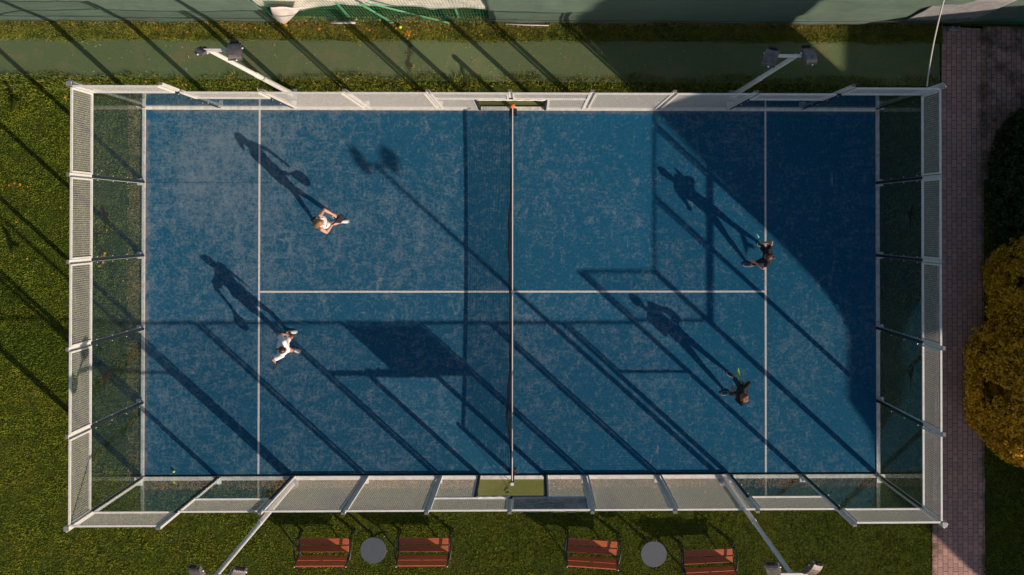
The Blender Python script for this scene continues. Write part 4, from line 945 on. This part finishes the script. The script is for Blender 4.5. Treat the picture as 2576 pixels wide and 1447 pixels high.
def racket(gc, h, face_n, mats, label):
    n_ = (face_n - h * face_n.dot(h)).normalized(); s_ = h.cross(n_); mt = Matrix((s_, n_, h)).transposed().to_4x4(); mt.translation = gc
    r = empty('padel_racket', gc, 0, label, 'racket', 'rackets held by the players'); T = lambda p: (mt @ Vector(p)) - gc
    b = MB(); b.tube([T((0, 0, -0.07)), T((0, 0, 0.0)), T((0, 0, 0.085))], [0.0175, 0.016, 0.015], 10); b.build('grip', M['gasket'], r, True)
    out = []
    for k in range(44):
        a = 2 * math.pi * k / 44; x = 0.128 * math.sin(a); z = 0.275 - 0.135 * math.cos(a)
        if z < 0.275: x *= 1 - 0.32 * ((0.275 - z) / 0.135) ** 2
        out.append((x, z))
    def slab(o, hy, name, m, par):
        bb = MB(); n = len(o); vs = []
        for y, sc_ in ((-hy, 0.975), (-hy * 0.6, 1.0), (hy * 0.6, 1.0), (hy, 0.975)):
            for x, z in o: vs.append(T((x * sc_, y, 0.275 + (z - 0.275) * sc_)))
        fs = [tuple(range(n - 1, -1, -1)), tuple(range(3 * n, 4 * n))] + [(i * n + k, i * n + (k + 1) % n, (i + 1) * n + (k + 1) % n, (i + 1) * n + k) for i in range(3) for k in range(n)]
        bb.add(vs, fs); return bb.build(name, m, par)
    slab(out, 0.019, 'rim', mats[0], r)
    fc = slab([(x * 0.86, 0.275 + (z - 0.275) * 0.86) for x, z in out], 0.0205, 'hitting_face', mats[1], r)
    b = MB(); b.add([T(p) for p in ((-0.016, -0.012, 0.07), (0.016, -0.012, 0.07), (0.016, 0.012, 0.07), (-0.016, 0.012, 0.07), (-0.07, -0.014, 0.165), (0.07, -0.014, 0.165), (0.07, 0.014, 0.165), (-0.07, 0.014, 0.165))],
                    [(0, 3, 2, 1), (4, 5, 6, 7), (0, 1, 5, 4), (1, 2, 6, 5), (2, 3, 7, 6), (3, 0, 4, 7)]); b.build('throat', mats[0], r)
    for i in range(-2, 3):
        for j in range(-2, 3):
            if abs(i) + abs(j) < 4:
                for sgn in (-1, 1):
                    hb = MB(); hb.ell(T((i * 0.035, sgn * 0.0206, 0.28 + j * 0.035)), (0.0055, 0.0012, 0.0055), mt.to_3x3(), 10, 4); hb.build('hole', M['gasket'], fc)
person(dict(at=(-4.98, 1.91), heading=R(8), pelvis=(-4.99, 1.91, 0.93), head=(-4.90, 1.90, 1.60), yaw=0.15, pitch=0.5, seed=1, skin=M['skin'], female=True,
    lf=(-5.32, 1.93, 0, 0.6, 0.8), rf=(-4.62, 1.92, 0, 1, 0.05), lh=dict(pos=(-4.70, 2.12, 1.06), bend=(-0.2, 0.9, -0.3)), rh=dict(pos=(-4.715, 1.83, 1.02), grip=(0.30, 0.26, -0.42), bend=(-0.1, -0.9, -0.2)),
    tank=True, top_len=1, topm=M['shirt_white'], botm=M['shirt_white'], leg_len=0.42, bot_name='skirt', hair='loose', hairm=M['hair_blond'], shoem=M['shoe_white'], solem=M['shoe_white'],
    rk_face=(0.45, -0.55, 0.65), rk=(M['racket_black'], M['racket_black']), rk_label='black racket held by the blond player in the white tank top',
    label='blond player in a white tank top and skirt, left court half, farther from the benches'))
person(dict(at=(-6.0, -1.36), heading=R(-8), pelvis=(-6.02, -1.34, 0.90), head=(-5.85, -1.37, 1.54), yaw=0.0, pitch=0.35, seed=2, skin=M['skin_tan'], female=True,
    lf=(-6.02, -1.10, 0, 1, 0.05), rf=(-5.92, -1.60, 0, 1, -0.3), lh=dict(pos=(-5.93, -1.04, 0.98), bend=(-0.9, 0.6, -0.2)), rh=dict(pos=(-6.19, -1.74, 1.03), grip=(-0.12, -0.22, -0.42), bend=(-0.8, -0.2, -0.2)),
    tank=False, sleeve=0.75, cuff=0.08, loose=0.034, flare=0.045, top_len=1, topm=M['shirt_white'], botm=M['shirt_white'], leg_len=0.5, hair='bun', hairm=M['hair_dark'], shoem=M['shoe_white'], solem=M['shoe_white'],
    rk_face=(0.93, -0.3, 0.1), rk=(M['racket_black'], M['racket_black']), rk_label='black racket hanging from the right hand of the player with the dark bun',
    label='player with a dark hair bun in a white t-shirt beside the left service line'))
person(dict(at=(6.74, 1.0), heading=R(176), pelvis=(6.80, 1.02, 0.91), head=(6.64, 1.02, 1.57), yaw=-0.1, pitch=0.4, seed=3, skin=M['skin'], female=True,
    lf=(6.50, 0.73, 0, -1, 0.05), rf=(6.88, 1.26, 0, -0.9, 0.5), lh=dict(pos=(6.44, 0.84, 1.04), bend=(0.3, -0.9, -0.6)), rh=dict(pos=(6.62, 1.36, 1.08), grip=(-0.2, 0.32, 0.14), bend=(0.6, 0.5, -0.2)),
    tank=False, sleeve=0.45, flare=0.01, top_len=1, topm=M['cloth_black'], botm=M['cloth_black'], leg_len=1.72, bot_name='leggings', hair='tail', hairm=M['hair_brown'], shoem=M['shoe_black'], solem=M['shoe_white'],
    rk_face=(0.8, 0.5, -0.05), rk=(M['racket_cyan'], M['racket_pale']), rk_label='pale racket with a cyan rim held by the player on the right service line',
    label='player in black holding out a cyan-rimmed racket on the right service line'))
person(dict(at=(6.02, -2.55), heading=R(172), pelvis=(6.08, -2.56, 0.94), head=(5.99, -2.60, 1.63), yaw=-0.2, pitch=0.55, seed=4, skin=M['skin_tan'], female=False,
    lf=(5.88, -2.80, 0, -0.95, -0.1), rf=(6.02, -2.30, 0, -0.8, 0.5), lh=dict(pos=(5.83, -2.52, 1.14), bend=(0.1, -0.8, -0.5)), rh=dict(pos=(6.10, -2.33, 1.02), grip=(-0.10, 0.34, 0.06), bend=(0.5, 0.2, -0.9)),
    tank=False, sleeve=1.0, flare=0.015, top_len=1, topm=M['cloth_black'], botm=M['cloth_teal'], leg_len=1.7, bot_name='tracksuit_trousers', hair='curly', hairm=M['hair_curly'], shoem=M['shoe_black'], solem=M['shoe_white'],
    rk_face=(0.92, 0.2, 0.3), rk=(M['racket_lime'], M['racket_lime']), rk_label='lime green racket held by the curly-haired player',
    label='curly copper-haired player in black, right court half nearer the benches'))
